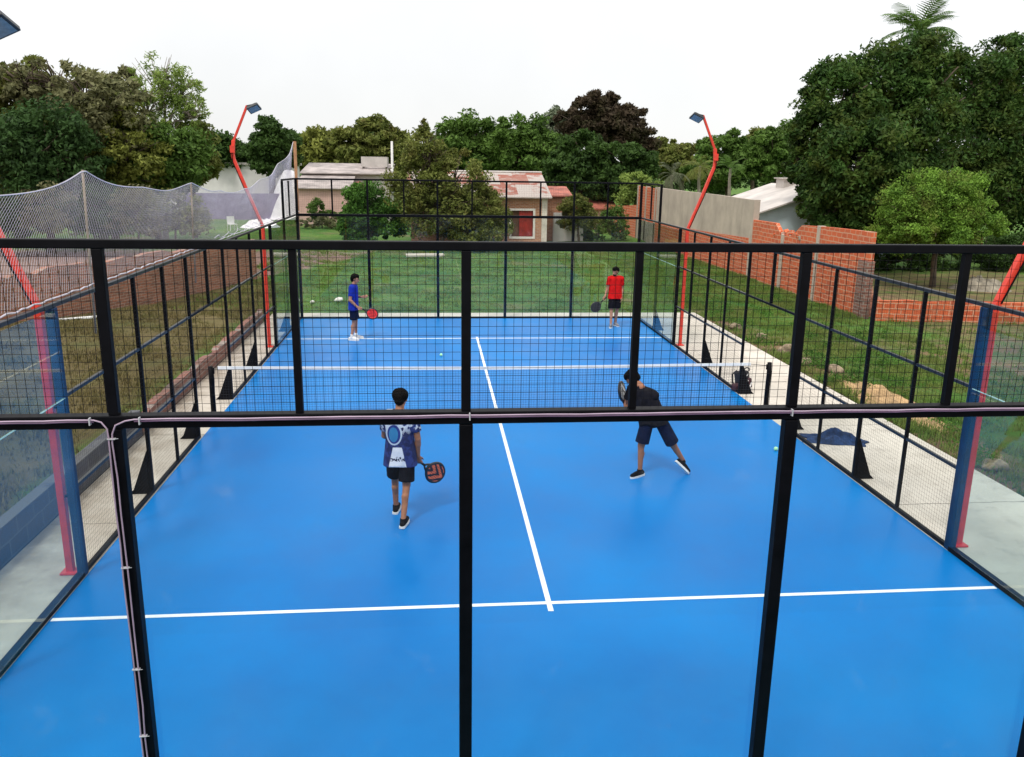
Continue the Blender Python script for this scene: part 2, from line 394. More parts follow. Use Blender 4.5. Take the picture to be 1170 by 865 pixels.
# ------------------------------------------------------------------ ground
def gheight(x, y):
    z = -.045
    l = min(1, max(0, (-6.08-x)/.05))*min(1, max(0, (13-y)/5.0))
    z += .33*l
    z += .035*math.sin(x*1.3+y*.7)*math.sin(y*.9-x*.5)*min(1, max(0, max(abs(x)-8, y-12)/3.0))
    if -6.1 < x < 7.2 and -13.2 < y < 11.1: z = -.16
    return z
def build_ground():
    xs = sorted(set([-900, -500, -250, -140, -90, -70] + [round(-60+i*1.0, 2) for i in range(52)] + [round(-8+.25*i, 2) for i in range(5)] + [-6.14, -6.08] + [round(-6+.5*i, 2) for i in range(27)]
                    + [7.1, 7.25] + [round(7.5+.25*i, 2) for i in range(24)] + [round(14+i, 2) for i in range(40)] + [70, 100, 160, 300, 600, 900]))
    ys = sorted(set([-400, -150, -60, -30, -20, -13.3, -13.1] + [round(-13+.5*i, 2) for i in range(48)] + [11.05, 11.2] + [round(11.5+.5*i, 2) for i in range(40)] + [round(32+i, 2) for i in range(50)] + [95, 120, 170, 260, 500, 900]))
    V = [(x, y, gheight(x, y)) for y in ys for x in xs]; nx = len(xs)
    F = [(j*nx+i, j*nx+i+1, (j+1)*nx+i+1, (j+1)*nx+i) for j in range(len(ys)-1) for i in range(nx-1)]
    me = bpy.data.meshes.new('ground'); me.from_pydata(V, [], F)
    # wear mask per vertex: r = dry grass, g = bare earth, b = pink yard
    ca = me.color_attributes.new('wear', 'FLOAT_COLOR', 'POINT')
    def sm(a, b, x): t = min(1, max(0, (x-a)/(b-a))); return t*t*(3-2*t)
    for i, (x, y, z) in enumerate(V):
        dry = sm(-5.5, -7.0, x)*sm(24, 12, y) + .35*sm(6.5, 8, x)*sm(16, 4, y)
        dirt = sm(9.1, 7.3, x)*sm(7.0, 7.2, x)*sm(18, 4, y)*.95
        dirt = max(dirt, .62*sm(9.6, 11.5, x)*sm(11, 4, y)*sm(14.5, 12.5, x))
        wl = -11.4+.385*(y-9.3)        # line of the old brick wall
        pink = sm(wl-.2, wl-.8, x)*sm(34, 26, y)*sm(1, 4, y)
        dark = sm(12.5, 13.5, x)*sm(30, 24, x)*sm(26, 20, y)
        dirt = max(dirt, dark*.55)
        ca.data[i].color = (min(1, dry), min(1, dirt), pink, 1)
    m, t, b = new_mat('grass_ground')
    at_ = t.nodes.new('ShaderNodeVertexColor'); at_.layer_name = 'wear'
    sp = t.nodes.new('ShaderNodeSeparateColor'); t.links.new(at_.outputs['Color'], sp.inputs[0])
    green = mixc(t, mapr(t, noise(t, .28, 7, rough=.6), .35, .65), (.042, .125, .020), (.115, .215, .038))
    green = mixc(t, mapr(t, noise(t, 1.6, 8, rough=.75), .50, .68, 0, .6), green, (.22, .25, .07))
    green = mixc(t, mapr(t, noise(t, .23, 7, rough=.65), .54, .66, 0, .8), green, (.20, .165, .08))
    dry = mixc(t, mapr(t, noise(t, .9, 8, rough=.7), .35, .65), (.115, .092, .038), (.20, .155, .07))
    dry = mixc(t, mapr(t, noise(t, .45, 6), .5, .68, 0, .8), dry, (.085, .105, .03))
    dirt = mixc(t, mapr(t, noise(t, 1.3, 8, rough=.65), .35, .65), (.30, .20, .11), (.17, .115, .07))
    pink = mixc(t, mapr(t, noise(t, .8, 8), .35, .65), (.30, .19, .16), (.20, .14, .11))
    def soft(ch, lo=-.22, hi=.22):
        return mapr(t, math_n(t, 'ADD', sp.outputs[ch], mapr(t, noise(t, 1.2, 7, rough=.7), .3, .7, lo, hi)), .3, .7)
    col = mixc(t, soft('Red'), green, dry); col = mixc(t, soft('Green'), col, dirt); col = mixc(t, soft('Blue'), col, pink)
    t.links.new(col, b.inputs['Base Color']); b.inputs['Roughness'].default_value = .95; b.inputs['Specular IOR Level'].default_value = .15
    bump(t, b, noise(t, 9, 8, rough=.7), .9, .12)
    o = link('ground', me, m); o['kind'] = 'structure'
build_ground()
tag(bevel(MB().box(-6.0, 7.15, -10.2, 10.95, -.14, -.004).build('concrete_apron', M['concrete']), .012), kind='structure')
tag(MB().box(-5, 5, -10, 10, -.10, .0).build('court_surface', M['court']), kind='structure')
tag(MB().box(-6.0, 7.15, -12.7, -10.2, -.14, -.006).build('unseen_walkway', plain('reflection_tint_paving', (.02, .26, .40), .85, .15, 2)), kind='structure')  # out of view; its blue is chosen to tint the near-glass reflection
lm = MB()
for ys in (-6.95, 6.95): lm.box(-4.98, 4.98, ys-.028, ys+.028, .001, .004)
lm.box(-.028, .028, -7.12, -6.982, .001, .004); lm.box(-.028, .028, -6.918, 6.918, .001, .004); lm.box(-.028, .028, 6.982, 7.12, .001, .004)
tag(lm.build('court_lines', M['line']), kind='structure')

# ------------------------------------------------------------------ court enclosure
BT = .00105   # wire half thickness
def wires(mb, axis, c, a0, a1, z0, z1, step=.05, w=None):
    """welded mesh panel: axis 'x' -> panel in plane y=c spanning x; 'y' -> plane x=c spanning y"""
    w = w or (BT if axis == 'x' else .00065)
    n = max(1, round((a1-a0)/step)); m = max(1, round((z1-z0)/step))
    for i in range(1, n):
        a = a0+(a1-a0)*i/n + random.uniform(-.002, .002)
        if axis == 'x': mb.box(a-w, a+w, c-w, c+w, z0, z1)
        else: mb.box(c-w, c+w, a-w, a+w, z0, z1)
    for j in range(1, m):
        z = z0+(z1-z0)*j/m + random.uniform(-.002, .002)
        if axis == 'x': mb.box(a0, a1, c+w*.7, c+w*2.7, z-w, z+w)
        else: mb.box(c+w*.7, c+w*2.7, a0, a1, z-w, z+w)
def end_wall(y, sgn, label):
    root = empty('court_back_wall', (0, y, 0)); tag(root, label, 'court wall', 'glass and mesh walls round the court')
    def P(mb, name, mat): return mb.build(name, mat, root)
    # local coordinates: y = 0 is the wall plane, + outwards
    o = .045*sgn
    xs = (-5, -3, -1, 1, 3, 5)
    for x in xs:
        bevel(P(MB().cbox((x, o, 1.475), (.08, .075, 2.95)), 'post', M['black']), .006)
        if abs(x) < 5: bevel(P(MB().cbox((x, o, 3.50), (.055, .055, .94)), 'upper_post', M['black']), .005)
        else: bevel(P(MB().cbox((x, o, 3.52), (.07, .07, .98)), 'upper_post', M['black']), .005)
    for x in (-4, -1.965, 0, 2, 4): P(MB().cbox((x, o, 3.50), (.042, .042, .938)), 'upper_post', M['black'])
    bevel(P(MB().box(-5.04, 5.04, o-.04, o+.04, 2.955, 3.03), 'rail', M['black']), .006)
    bevel(P(MB().box(-5.04, 5.04, o-.03, o+.03, 3.97, 4.02), 'top_rail', M['black']), .006)
    P(MB().box(-4.955, 4.955, o-.03, o+.03, .002, .035), 'bottom_channel', M['black'])
    for a, b in zip(xs, xs[1:]):
        mb = MB(); wires(mb, 'x', o*.3, a+.03, b-.03, 3.03, 3.97); P(mb, 'mesh_panel', M['black'])
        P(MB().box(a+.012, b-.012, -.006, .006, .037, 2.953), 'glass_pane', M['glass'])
    return root
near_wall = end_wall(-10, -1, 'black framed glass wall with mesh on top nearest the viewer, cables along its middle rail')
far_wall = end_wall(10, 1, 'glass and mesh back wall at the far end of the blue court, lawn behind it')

def side_wall(x, sgn, label):
    root = empty('court_side_wall', (x, 0, 0)); tag(root, label, 'court wall', 'glass and mesh walls round the court')
    def P(mb, name, mat): return mb.build(name, mat, root)
    o = .04*sgn
    def vpost(y, w, d, z0, z1, mat='black', name='post'): bevel(P(MB().cbox((o, y, (z0+z1)/2), (d, w, z1-z0)), name, M[mat]), .005)
    for s in (-1, 1):
        vpost(s*8, .06, .06, 0, 3.97)
        vpost(s*6, .13 if s < 0 else .08, .07, 0, 2.97, 'navy' if s < 0 else 'black')
        for yy, w in ((4.8, .04), (3.6, .06), (2.4, .04), (1.2, .06)): vpost(s*yy, w, .045, 0, 2.97)
        for yy in (1.2, 3.6, 8):          # triangular foot plates outside
            mb = MB(); x0, x1 = o+sgn*.025, o+sgn*.30
            t = .035
            n = len(mb.v)
            tri = [(x0, .0), (x1, .0), (x1-sgn*.06, .06), (x0, .62)]
            mb.v += [(a, s*yy-t, z) for a, z in tri]+[(a, s*yy+t, z) for a, z in tri]
            mb.f += [(0, 1, 2, 3), (7, 6, 5, 4), (0, 4, 5, 1), (1, 5, 6, 2), (2, 6, 7, 3), (3, 7, 4, 0)]
            P(mb, 'buttress', M['navy'] if yy == 8 else M['black'])
        a, b = sorted((s*1.2, s*6))
        for z in (1.02, 2.03): P(MB().box(o-.018, o+.018, a+.03, b-.04, z-.018, z+.018), 'rail', M['rail'])
        P(MB().box(o-.025, o+.02, a, b, .004, .05), 'bottom_rail', M['black'])
        for y0, y1 in ((1.2, 2.4), (2.4, 3.6), (3.6, 4.8), (4.8, 6)):
            c, d = sorted((s*y0, s*y1)); mb = MB(); wires(mb, 'y', -o*.2, c+.02, d-.02, .05, 2.96); P(mb, 'mesh_panel', M['black'])
        for y0, y1 in ((6, 8), (8, 10)):
            c, d = sorted((s*y0, s*y1))
            P(MB().box(-.006, .006, c+.04, d-.03, .06, 2.024), 'glass_pane', M['glass_side'])
            P(MB().box(-.006, .006, c+.04, d-.03, 2.034, 2.95), 'glass_pane', M['glass_side'])
            P(MB().box(-.0065, .0065, c+.04, d-.03, 2.0245, 2.0335), 'glass_seam', M['glass_edge'])
            P(MB().box(o-.045, o+.035, c+.035, d-.035, .004, .058), 'bottom_channel', M['black'])
        c, d = sorted((s*8, s*10))
        mb = MB(); wires(mb, 'y', -o*.2, c+.03, d-.03, 3.02, 3.97); P(mb, 'mesh_panel', M['black'])
        P(MB().box(o-.025, o+.025, c-.03, d-.04, 3.972, 4.018), 'top_rail', M['black'])
        P(MB().cbox((o, s*9, 3.49), (.04, .04, .93)), 'upper_post', M['black'])
    P(MB().cbox((o, 0, 2.515), (.045, .055, .92)), 'upper_post', M['black'])
    P(MB().box(o-.018, o+.018, -1.17, 1.17, 2.012, 2.048), 'rail', M['black'])
    mb = MB(); wires(mb, 'y', -o*.2, -1.17, 1.17, 2.05, 2.96); P(mb, 'mesh_panel', M['black'])
    bevel(P(MB().box(o-.025, o+.025, -9.95, 9.95, 2.972, 3.018), 'top_rail', M['rail']), .006)
left_fence = side_wall(-5, -1, 'black mesh side fence of the court on the side of the old brown brick wall')
right_fence = side_wall(5, 1, 'black mesh side fence of the court on the side of the orange brick wall')

# net
net = empty('padel_net', (0, 0, 0)); tag(net, 'low black net with white top band across the middle of the blue court', 'net')
for x in (-5.09, 5.12):
    pm = MB().tube([(x, 0, 0), (x, 0, .45), (x+.008, .004, .7), (x, 0, .93)], [.047, .045, .046, .042], 10)
    p = pm.build('net_post', M['black'], net, True)
    MB().tube([(x-.055*math.copysign(1, x), -.01, .80), (x-.06*math.copysign(1, x), -.02, .84), (x-.055*math.copysign(1, x), -.01, .90)], .012, 6).build('winch', M['black'], p)
def nz(x): return .86+.045*abs(x/5)**1.3
nm = MB(); w = .0013
n = 196
for i in range(n+1):
    x = -4.95+9.75*i/n; nm.box(x-w, x+w, -w, w, .02, nz(x)-.02)
for j in range(18):
    for i in range(16):
        xa = -4.95+9.75*i/16; xb = -4.95+9.75*(i+1)/16; f = (j+.2)/18
        nm.bar((xa, 0, .02+f*(nz(xa)-.04)), (xb, 0, .02+f*(nz(xb)-.04)), 2*w, 2*w)
nm.build('net_mesh', M['net_cord'], net)
bm_ = MB()
for i in range(20):
    xa = -4.97+9.72*i/20; xb = -4.97+9.72*(i+1)/20
    bm_.bar((xa, 0, nz(xa)), (xb+.001, 0, nz(xb)), .012, .055)
bm_.build('net_band', M['white_band'], net)
MB().tube([(4.75, 0, nz(4.75)), (5.08, 0, .87)], .005, 6).build('net_cord', M['net_cord'], net)
MB().tube([(-5.05, 0, .90), (-4.97, 0, nz(4.97))], .005, 6).build('net_cord', M['net_cord'], net)

# light poles
def light_pole(x, y, label, tip=.20):
    s = math.copysign(1, x)
    root = empty('light_pole', (x, y, 0)); tag(root, label, 'lamp post', 'red floodlight poles at the court corners')
    pts = [(0, 0, 0), (0, 0, 1.5), (0, 0, 2.92), (s*.03, 0, 3.02), (s*.30, 0, 3.72), (s*.58, 0, 4.50), (s*.59, 0, 4.62), (s*.56, 0, 4.92)]
    mb = MB()
    for a, b in zip(pts, pts[1:]): mb.bar(a, b, .075, .075, (0, 1, 0))
    mb.bar((s*.56, 0, 4.90), (s*tip, 0, 5.70), .052, .052, (0, 1, 0))
    bevel(mb.build('pole', M['red_paint'], root), .004)
    MB().cbox((0, 0, .012), (.18, .16, .02)).build('base_plate', M['red_paint'], root)
    for z in (.9, 1.9): MB().bar((-s*.03, 0, z), (-s*.15, 0, z), .025, .025).build('stay', M['black'], root)
    br = MB().bar((s*tip, -.03, 5.69), (s*(tip-.14), -.03, 5.72), .03, .03).bar((s*tip, .03, 5.69), (s*(tip-.14), .03, 5.72), .03, .03).build('bracket', M['lamp_body'], root)
    h = bevel(MB().box(-.16, .16, -.16, .16, -.03, .03).build('floodlight', M['lamp_body'], root), .01)
    h.scale = (.88, .88, .88); h.location = (s*(tip-.15), 0, 5.64); h.rotation_euler = (R(-24), s*R(24), 0)
    fins = MB()
    for k in range(7): fins.box(-.12, .12, -.13+k*.042, -.122+k*.042, .03, .055)
    fins.build('cooling_fin', M['lamp_body'], h)
    MB().box(-.13, .13, -.13, .13, -.036, -.031).build('lens', M['lamp_glass'], h)
    MB().cbox((s*.585, -.05, 4.72), (.10, .06, .16)).build('junction_box', M['red_paint'], root)
    MB().tube([(s*.04, -.045, 3.0), (s*.34, -.05, 3.74), (s*.60, -.05, 4.45), (s*.60, -.05, 4.64)], .010, 6).build('feed_wire', M['black'], root)
    return root
light_pole(-5.2, -5.92, 'red kinked pole outside the near end of the fence with the white safety net')
light_pole(5.22, -5.88, 'red pole outside the near end of the orange wall side fence, lamp out of view', .62)
light_pole(-5.2, 6.0, 'red kinked floodlight pole behind the far end of the white safety net')
light_pole(5.2, 5.95, 'red kinked floodlight pole in front of the grey rendered wall')

# cables on the near wall
cab = empty('power_cable', (0, 0, 0)); tag(cab, 'pair of pink power cables strapped along the rail and down one post', 'cable')
def wob(pts, a=.004, n=10):
    out = []
    for p, q in zip(pts, pts[1:]):
        for k in range(n):
            t = k/n; v = Vector(p).lerp(Vector(q), t); out.append(v+Vector((random.uniform(-a, a), random.uniform(-a, a)*.5, random.uniform(-a, a))))
    out.append(Vector(pts[-1])); return out
yb = -10.098
ra = wob([(-5, yb, 3.012), (-3.10, yb, 3.012)], .003, 14); rb = wob([(-2.88, yb, 3.014), (5, yb, 3.012)], .003, 40)
da = [(-3.06, yb, 3.0), (-3.032, yb, 2.96)]+[tuple(v) for v in wob([(-3.030, yb, 2.9), (-3.022, yb, .3)], .005, 12)]
db = [(-2.93, yb, 3.005), (-2.985, yb, 2.98), (-3.006, yb, 2.93)]+[tuple(v) for v in wob([(-3.008, yb, 2.88), (-2.998, yb, .3)], .005, 12)]
MB().tube(ra+da, .0048, 8).build('cable_run', M['cable_pale'], cab, True)
MB().tube(list(reversed(rb))+db, .0048, 8).build('cable_run', M['cable_pale'], cab, True)
MB().tube([(p[0], p[1]-.001, p[2]-.011) for p in rb], .0048, 8).build('cable_run', M['cable'], cab, True)
MB().tube([(p[0], p[1]-.001, p[2]-.011) for p in ra], .0048, 8).build('cable_run', M['cable'], cab, True)
for x in (-4.1, -3.12, -2.85, -.98, .985, 2.6): MB().box(x-.0035, x+.0035, yb-.012, yb+.013, 2.984, 3.026).build('cable_tie', M['tie'], cab)
for z in (2.90, 2.10, 1.42, .95): MB().box(-3.036, -2.992, yb-.009, yb+.013, z-.003, z+.003).tube([(-2.993, yb-.005, z), (-2.972, yb-.012, z+.006)], .002, 5).build('cable_tie', M['tie'], cab)

# white safety net on the left
sn = empty('safety_net', (-5.1, 0, 3.02)); tag(sn, 'white see-through safety net strung above the fence beside the old brick wall', 'net')
tops = [(-9.2, 1.12), (-6.62, 1.05), (-4.54, 1.27), (-2.63, 1.03), (-.11, 1.04), (1.85, .86), (3.8, .84), (5.74, 1.0), (8.3, 1.35), (11.07, 1.98)]
def top_z(y):
    for (a, za), (b, zb) in zip(tops, tops[1:]):
        if a <= y <= b:
            t = (y-a)/(b-a); return za+(zb-za)*t - .10*math.sin(math.pi*t)*(b-a)/3
    return tops[-1][1]
def netp(s, t):   # s along y, t 0..1 up
    z = top_z(s)*t + .03; return (-.04-.10*math.sin(math.pi*t)+.03*math.sin(s*2.1)*t, s, z)
Y0, Y1 = -9.2, 11.05
V = []; F = []
def strand(p, r=.0011):
    global V, F
    b = len(V)
    for q in p: V += [(q[0]+r, q[1], q[2]-r), (q[0]-r, q[1]+r, q[2]-r), (q[0]-r, q[1]-r, q[2]+r)]
    for i in range(len(p)-1):
        for k in range(3): F.append((b+i*3+k, b+i*3+(k+1) % 3, b+i*3+3+(k+1) % 3, b+i*3+3+k))
st = .055; ns = int((Y1-Y0)/st)
for i in range(-28, ns+28):
    for d in (-1, 1):
        s0 = Y0+i*st; pts = []
        for k in range(6):
            s = s0+d*1.0*k/5
            if Y0 <= s <= Y1: pts.append(netp(s, k/5))
        if len(pts) > 1: strand(pts)
me = bpy.data.meshes.new('net_mesh'); me.from_pydata(V, [], F); link('net_mesh', me, M['safety_cord'], sn)
MB().tube([netp(Y0+(Y1-Y0)*k/120, 1.0) for k in range(121)], .007, 5).build('top_cord', M['safety_cord'], sn)
MB().tube([(.01+.012*math.sin(k*1.7), Y0+(Y1-Y0)*k/150, .018+.008*math.sin(k*2.9)) for k in range(151)], .009, 6).build('lower_rope', M['safety_cord'], sn)
MB().tube([(-.06+.03*math.sin(k*.9), 1.2+4.4*k/40, .05+.04*math.sin(k*.8)) for k in range(41)], .006, 6).build('lower_rope', M['safety_cord'], sn)
MB().tube([(-.05, 11.07, -3.02), (-.03, 11.07, 2.02)], .045, 8).build('support_pole', M['wood_pole'], sn, True)
for y, z in ((-4.54, 1.27), (-.11, 1.04)): MB().tube([(-.10, y, -.6), (-.05, y, z+.03)], .014, 6).build('support_pole', M['trunk_pale'], sn, True)

# ------------------------------------------------------------------ walls
def wall(name, p0, p1, h, t, mat, label, cat='wall', group=None, z0=-.1, top=None, parent=None):
    """wall from p0 to p1 as a mesh in its own frame (x along, z up); top: list of (x, z) for an uneven crest"""
    p0 = Vector((p0[0], p0[1], 0)); d = Vector((p1[0], p1[1], 0))-p0; l = d.length
    top = top or [(0, h), (l, h)]
    mb = MB(); n = len(top)
    for x, z in top:
        mb.v += [(x, -t/2, z0), (x, t/2, z0), (x, t/2, z), (x, -t/2, z)]
    for i in range(n-1):
        a = i*4; b = a+4
        mb.f += [(a, b, b+3, a+3), (a+1, a+2, b+2, b+1), (a+3, b+3, b+2, a+2), (a, a+1, b+1, b)]
    mb.f += [(0, 3, 2, 1), (n*4-4, n*4-3, n*4-2, n*4-1)]
    o = mb.build(name, mat, parent); o.location = p0; o.rotation_euler = (0, 0, math.atan2(d.y, d.x))
    if label: tag(o, label, cat, group)
    return o
def crest(l, h, amp, step=.4, seed=1):
    r = random.Random(seed); n = int(l/step); out = []
    for i in range(n+1):
        z = h - (r.random() < .4)*r.uniform(0, amp); out.append((l*i/n, z))
    return out
WX = 12.35
oh = empty('brick_wall', (WX, 10.2, 0)); tag(oh, 'bare orange hollow brick wall with weathered end pillar and a broken notch in its crest', 'wall')
a = wall('wall_body', (0, -.15), (0, 9.6), 2.5, .16, M['orange_brick'], None, parent=oh, top=[(0, 2.64), (2.9, 2.58), (5.0, 2.50), (5.5, 2.22), (6.0, 2.02), (6.9, 2.1), (7.4, 2.42), (9.75, 2.40)])
for y, w, mt in ((.1, .62, 'kerb_brick'), (3.4, .20, 'render'), (6.4, .22, 'render')):
    b = bevel(MB().box(-.13, .11, -w/2, w/2, -.1, 1.75 if y < 1 else 2.58 if y < 5 else 2.05).build('pillar', M[mt], oh), .015); b.location = (0, y, 0)
rw = empty('rendered_wall', (WX+.02, 19.9, 0)); tag(rw, 'tall grey rendered wall standing on a base of orange brick', 'wall')
wall('brick_base', (0, 0), (0, 15.6), 1.5, .2, M['orange_brick'], None, parent=rw, top=[(0, 1.62), (6, 1.45), (15.6, 1.25)])
wall('render_panel', (0, .0), (0, 15.6), 3.2, .16, M['render'], None, parent=rw, z0=1.2, top=[(0, 3.2), (5, 3.26), (10, 3.27), (15.6, 3.32)])
cw = MB().box(-.13, .13, -.14, .14, -.1, 3.22).build('pillar', M['render'], rw)
fwl = empty('brick_wall', (WX+.02, 35.6, 0)); tag(fwl, 'red brick wall with thin concrete columns beyond the grey rendered wall', 'wall')
wall('wall_body', (0, 0), (0, 4.6), 3.25, .16, M['orange_brick'], None, parent=fwl, top=[(0, 3.22), (4.6, 3.3)])
wall('lower_wall', (0, 4.6), (-.15, 12.4), 1.7, .16, M['orange_brick'], None, parent=fwl, top=[(0, 2.1), (3, 1.9), (7.8, 1.7)])
wall('render_base', (-.09, 0), (-.09, 4.6), 1.2, .06, M['render'], None, parent=fwl)
for y in (.12, 2.4, 4.55): MB().box(-.12, .12, y-.11, y+.11, -.1, 3.34).build('pillar', M['render'], fwl)
wall('low_brick_wall', (12.5, 9.85), (25, 7.7), .6, .18, M['orange_brick'], 'knee-high orange brick wall running under the trees from the end pillar', 'wall', top=crest(12.68, .6, .06, .5, 3))
wall('old_brick_wall', (-14.6, 1.0), (-8.1, 18.9), 1.55, .22, M['old_brick'], 'low crumbling brown brick wall across the dry grass beyond the safety net', 'wall', top=crest(19.04, 1.58, .14, .45, 5))
wall('brick_kerb_wall', (-6.1, -.9), (-6.1, 9.6), .30, .14, M['kerb_brick'], 'ankle-high red brick kerb wall between the concrete strip and dry grass', 'wall', top=crest(10.5, .34, .08, .3, 9))
wall('block_kerb_wall', (-6.1, -12.5), (-6.1, -.95), .42, .16, M['block_brick'], 'low dark grey block wall seen through the near side glass', 'wall')
wall('garden_wall', (-20.6, 54.8), (-12.0, 56.0), 2.0, .2, M['purple_wall'], 'long purplish wall at the back of the yard under the trees', 'wall')

# ------------------------------------------------------------------ houses
def extr(mb, poly, axis, a, b):
    """prism: poly of 2D points extruded along axis between a and b"""
    n = len(poly); base = len(mb.v)
    for c in (a, b):
        for p, q in poly: mb.v.append((c, p, q) if axis == 'x' else (p, c, q))
    mb.f.append(tuple(base+i for i in range(n))); mb.f.append(tuple(base+n+i for i in reversed(range(n))))
    for i in range(n):
        j = (i+1) % n; mb.f.append((base+i, base+n+i, base+n+j, base+j))
    return mb
# brick house with the rusty roof
bh = empty('brick_house', (2.0, 33.2, 0)); tag(bh, 'small brown brick house with rust patched tin roof and red shuttered window', 'house')
W0, W1 = -4.3, 3.35
wx0, wx1, wz0, wz1 = 1.35, 2.58, .55, 2.0
mb = MB().box(W0, wx0, 0, .2, -.2, 2.72).box(wx1, W1, 0, .2, -.2, 2.72).box(wx0, wx1, 0, .2, -.2, wz0).box(wx0, wx1, 0, .2, wz1, 2.72)
extr(mb, [(.2, -.2), (4.2, -.2), (4.2, 3.85), (.2, 2.78)], 'x', W1-.2, W1); extr(mb, [(.2, -.2), (4.2, -.2), (4.2, 3.85), (.2, 2.78)], 'x', W0, W0+.2)
mb.box(W0, W1, 4.2, 4.4, -.2, 3.85); mb.build('wall', M['house_brick'], bh)
rf = extr(MB(), [(-.35, 2.70), (-.35, 2.76), (4.7, 4.06), (4.7, 4.0)], 'x', W0-.3, W1+.25).build('roof', M['rust_roof'], bh)
extr(MB(), [(4.62, 4.065), (4.75, 4.10), (4.75, 4.14), (4.62, 4.105)], 'x', W0-.32, W1+.27).build('ridge_cap', M['tin'], rf)
MB().box(W1-.28, W1+.03, -.03, .12, -.2, 2.68).build('corner_pillar', M['pillar'], bh)
wf = MB().box(wx0-.12, wx0, -.03, .08, wz0-.12, wz1+.12).box(wx1, wx1+.12, -.03, .08, wz0-.12, wz1+.12).box(wx0, wx1, -.03, .08, wz1, wz1+.12).box(wx0, wx1, -.04, .08, wz0-.12, wz0).build('window', M['frame_white'], bh)
sh = MB().box(wx0+.45, wx1, .06, .10, wz0, wz1)
sh.build('shutter', M['shutter'], wf)
MB().box(wx0, wx0+.44, .12, .15, wz0, wz1).build('shutter', M['shutter_dark'], wf)
MB().box(W0-.2, W1+.9, -1.1, -.05, -.15, .05).build('step', M['concrete'], bh)
# red-roofed shed right of it
rs = empty('red_roofed_shed', (6.7, 37.5, 0)); tag(rs, 'small shed with red roof behind the brick house corner', 'shed')
MB().box(-.9, .5, 0, 2.2, -.2, 2.6).build('wall', M['house_brick'], rs)
extr(MB(), [(-.3, 2.65), (-.3, 2.72), (2.5, 3.22), (2.5, 3.15)], 'x', -1.1, .8).build('roof', M['red_roof'], rs)
# lean-to with red roof by the boundary wall
ls = empty('red_roofed_shed', (11.2, 47.5, -.5)); tag(ls, 'low lean-to with reddish roof beside the far end of the boundary wall', 'shed')
MB().box(-1.6, 1.2, 0, 2.4, -.2, 1.9).build('wall', M['pink_wall'], ls)
extr(MB(), [(-.3, 1.92), (-.3, 2.0), (2.7, 2.75), (2.7, 2.67)], 'x', -1.8, 1.4).build('roof', M['red_roof'], ls)
wall('white_wall', (6.3, 37.0), (8.2, 37.3), 1.7, .15, M['white_wall'], 'short white wall in the shade beside the brick house', 'wall')
# pink house
ph = empty('pink_house', (-8.3, 50.5, 0)); tag(ph, 'pale pink house with white tin porch roof and flat parapet', 'house')
MB().box(-2.9, 3.9, 4.0, 9.0, -.3, 3.6).build('wall', M['grey_wall'], ph)
extr(MB(), [(3.6, 3.62), (3.6, 3.70), (9.2, 4.45), (9.2, 4.37)], 'x', -3.1, 4.1).build('roof', M['tin_old'], ph)
fa = MB(); fa.box(-2.75, 1.1, 0, 4.0, -.3, 2.55); fa.build('annex_wall', M['pink_wall'], ph)
extr(MB(), [(-.3, 2.56), (-.3, 2.63), (4.0, 3.55), (4.0, 3.48)], 'x', -3.0, 1.2).build('annex_roof', M['tin_old'], ph)
extr(MB(), [(1.1, 2.4), (2.0, 2.4), (2.0, 2.62), (1.55, 3.1), (1.1, 2.7)], 'y', -.1, 3.9).build('gable_wall', M['red_roof'], ph)
MB().box(1.5, 3.6, 6.0, 6.25, 4.2, 5.0).box(1.5, 3.6, 8.2, 8.4, 4.2, 5.0).box(1.5, 1.7, 6.25, 8.2, 4.2, 5.0).box(3.4, 3.6, 6.25, 8.2, 4.2, 5.0).build('parapet', M['grey_wall'], ph)
tag(MB().tube([tuple(at(449, 232, 55))[:2]+(-.2,), tuple(at(449, 232, 55))[:2]+(6.2,)], [.12, .09], 8).build('utility_pole', M['white_wall'], None, True), 'thin white concrete post rising beside the pink house roof', 'post')
# white building far left
wb = empty('white_building', (-20.5, 61, 0)); tag(wb, 'long white building with flat pale roof behind the purplish garden wall', 'house')
MB().box(-4.5, 7.2, 0, 6, -.3, 4.2).build('wall', M['white_wall'], wb); MB().box(-4.7, 7.4, -.2, 6.2, 4.2, 4.38).build('roof', M['tin'], wb)
# house with the white roof
wh = empty('white_roofed_house', (14.0, 24.0, 0)); tag(wh, 'pale blue house with white tin gable roof behind the grey wall', 'house')
extr(MB(), [(.2, -.2), (7.0, -.2), (7.0, 2.45), (3.6, 3.62), (.2, 2.45)], 'y', 0, 7.0).build('wall', M['blue_wall'], wh)
r1 = extr(MB(), [(-.25, 2.36), (-.25, 2.43), (3.6, 3.74), (3.6, 3.66)], 'y', -.35, 7.3).build('roof', M['tin'], wh)
extr(MB(), [(3.6, 3.66), (3.6, 3.74), (7.4, 2.43), (7.4, 2.36)], 'y', -.35, 7.3).build('roof', M['tin'], wh)
MB().box(3.0, 4.2, 4.2, 5.2, 3.5, 4.0).build('roof_vent', M['tin'], wh); MB().box(2.9, 4.3, 4.1, 5.3, 4.0, 4.06).build('vent_cap', M['tin'], wh)
# terrace and clubhouse under the viewer
ch = empty('clubhouse', (-1, -13.15, 0)); tag(ch, 'dark clubhouse wall under the viewing terrace mirrored in the near glass', 'building')
MB().box(-9, 9, -9, 0, -.1, 2.7).build('wall', M['club_wall'], ch); MB().box(-9.2, 9.2, -9.2, .04, 2.7, 2.85).build('terrace_slab', M['terrace'], ch)

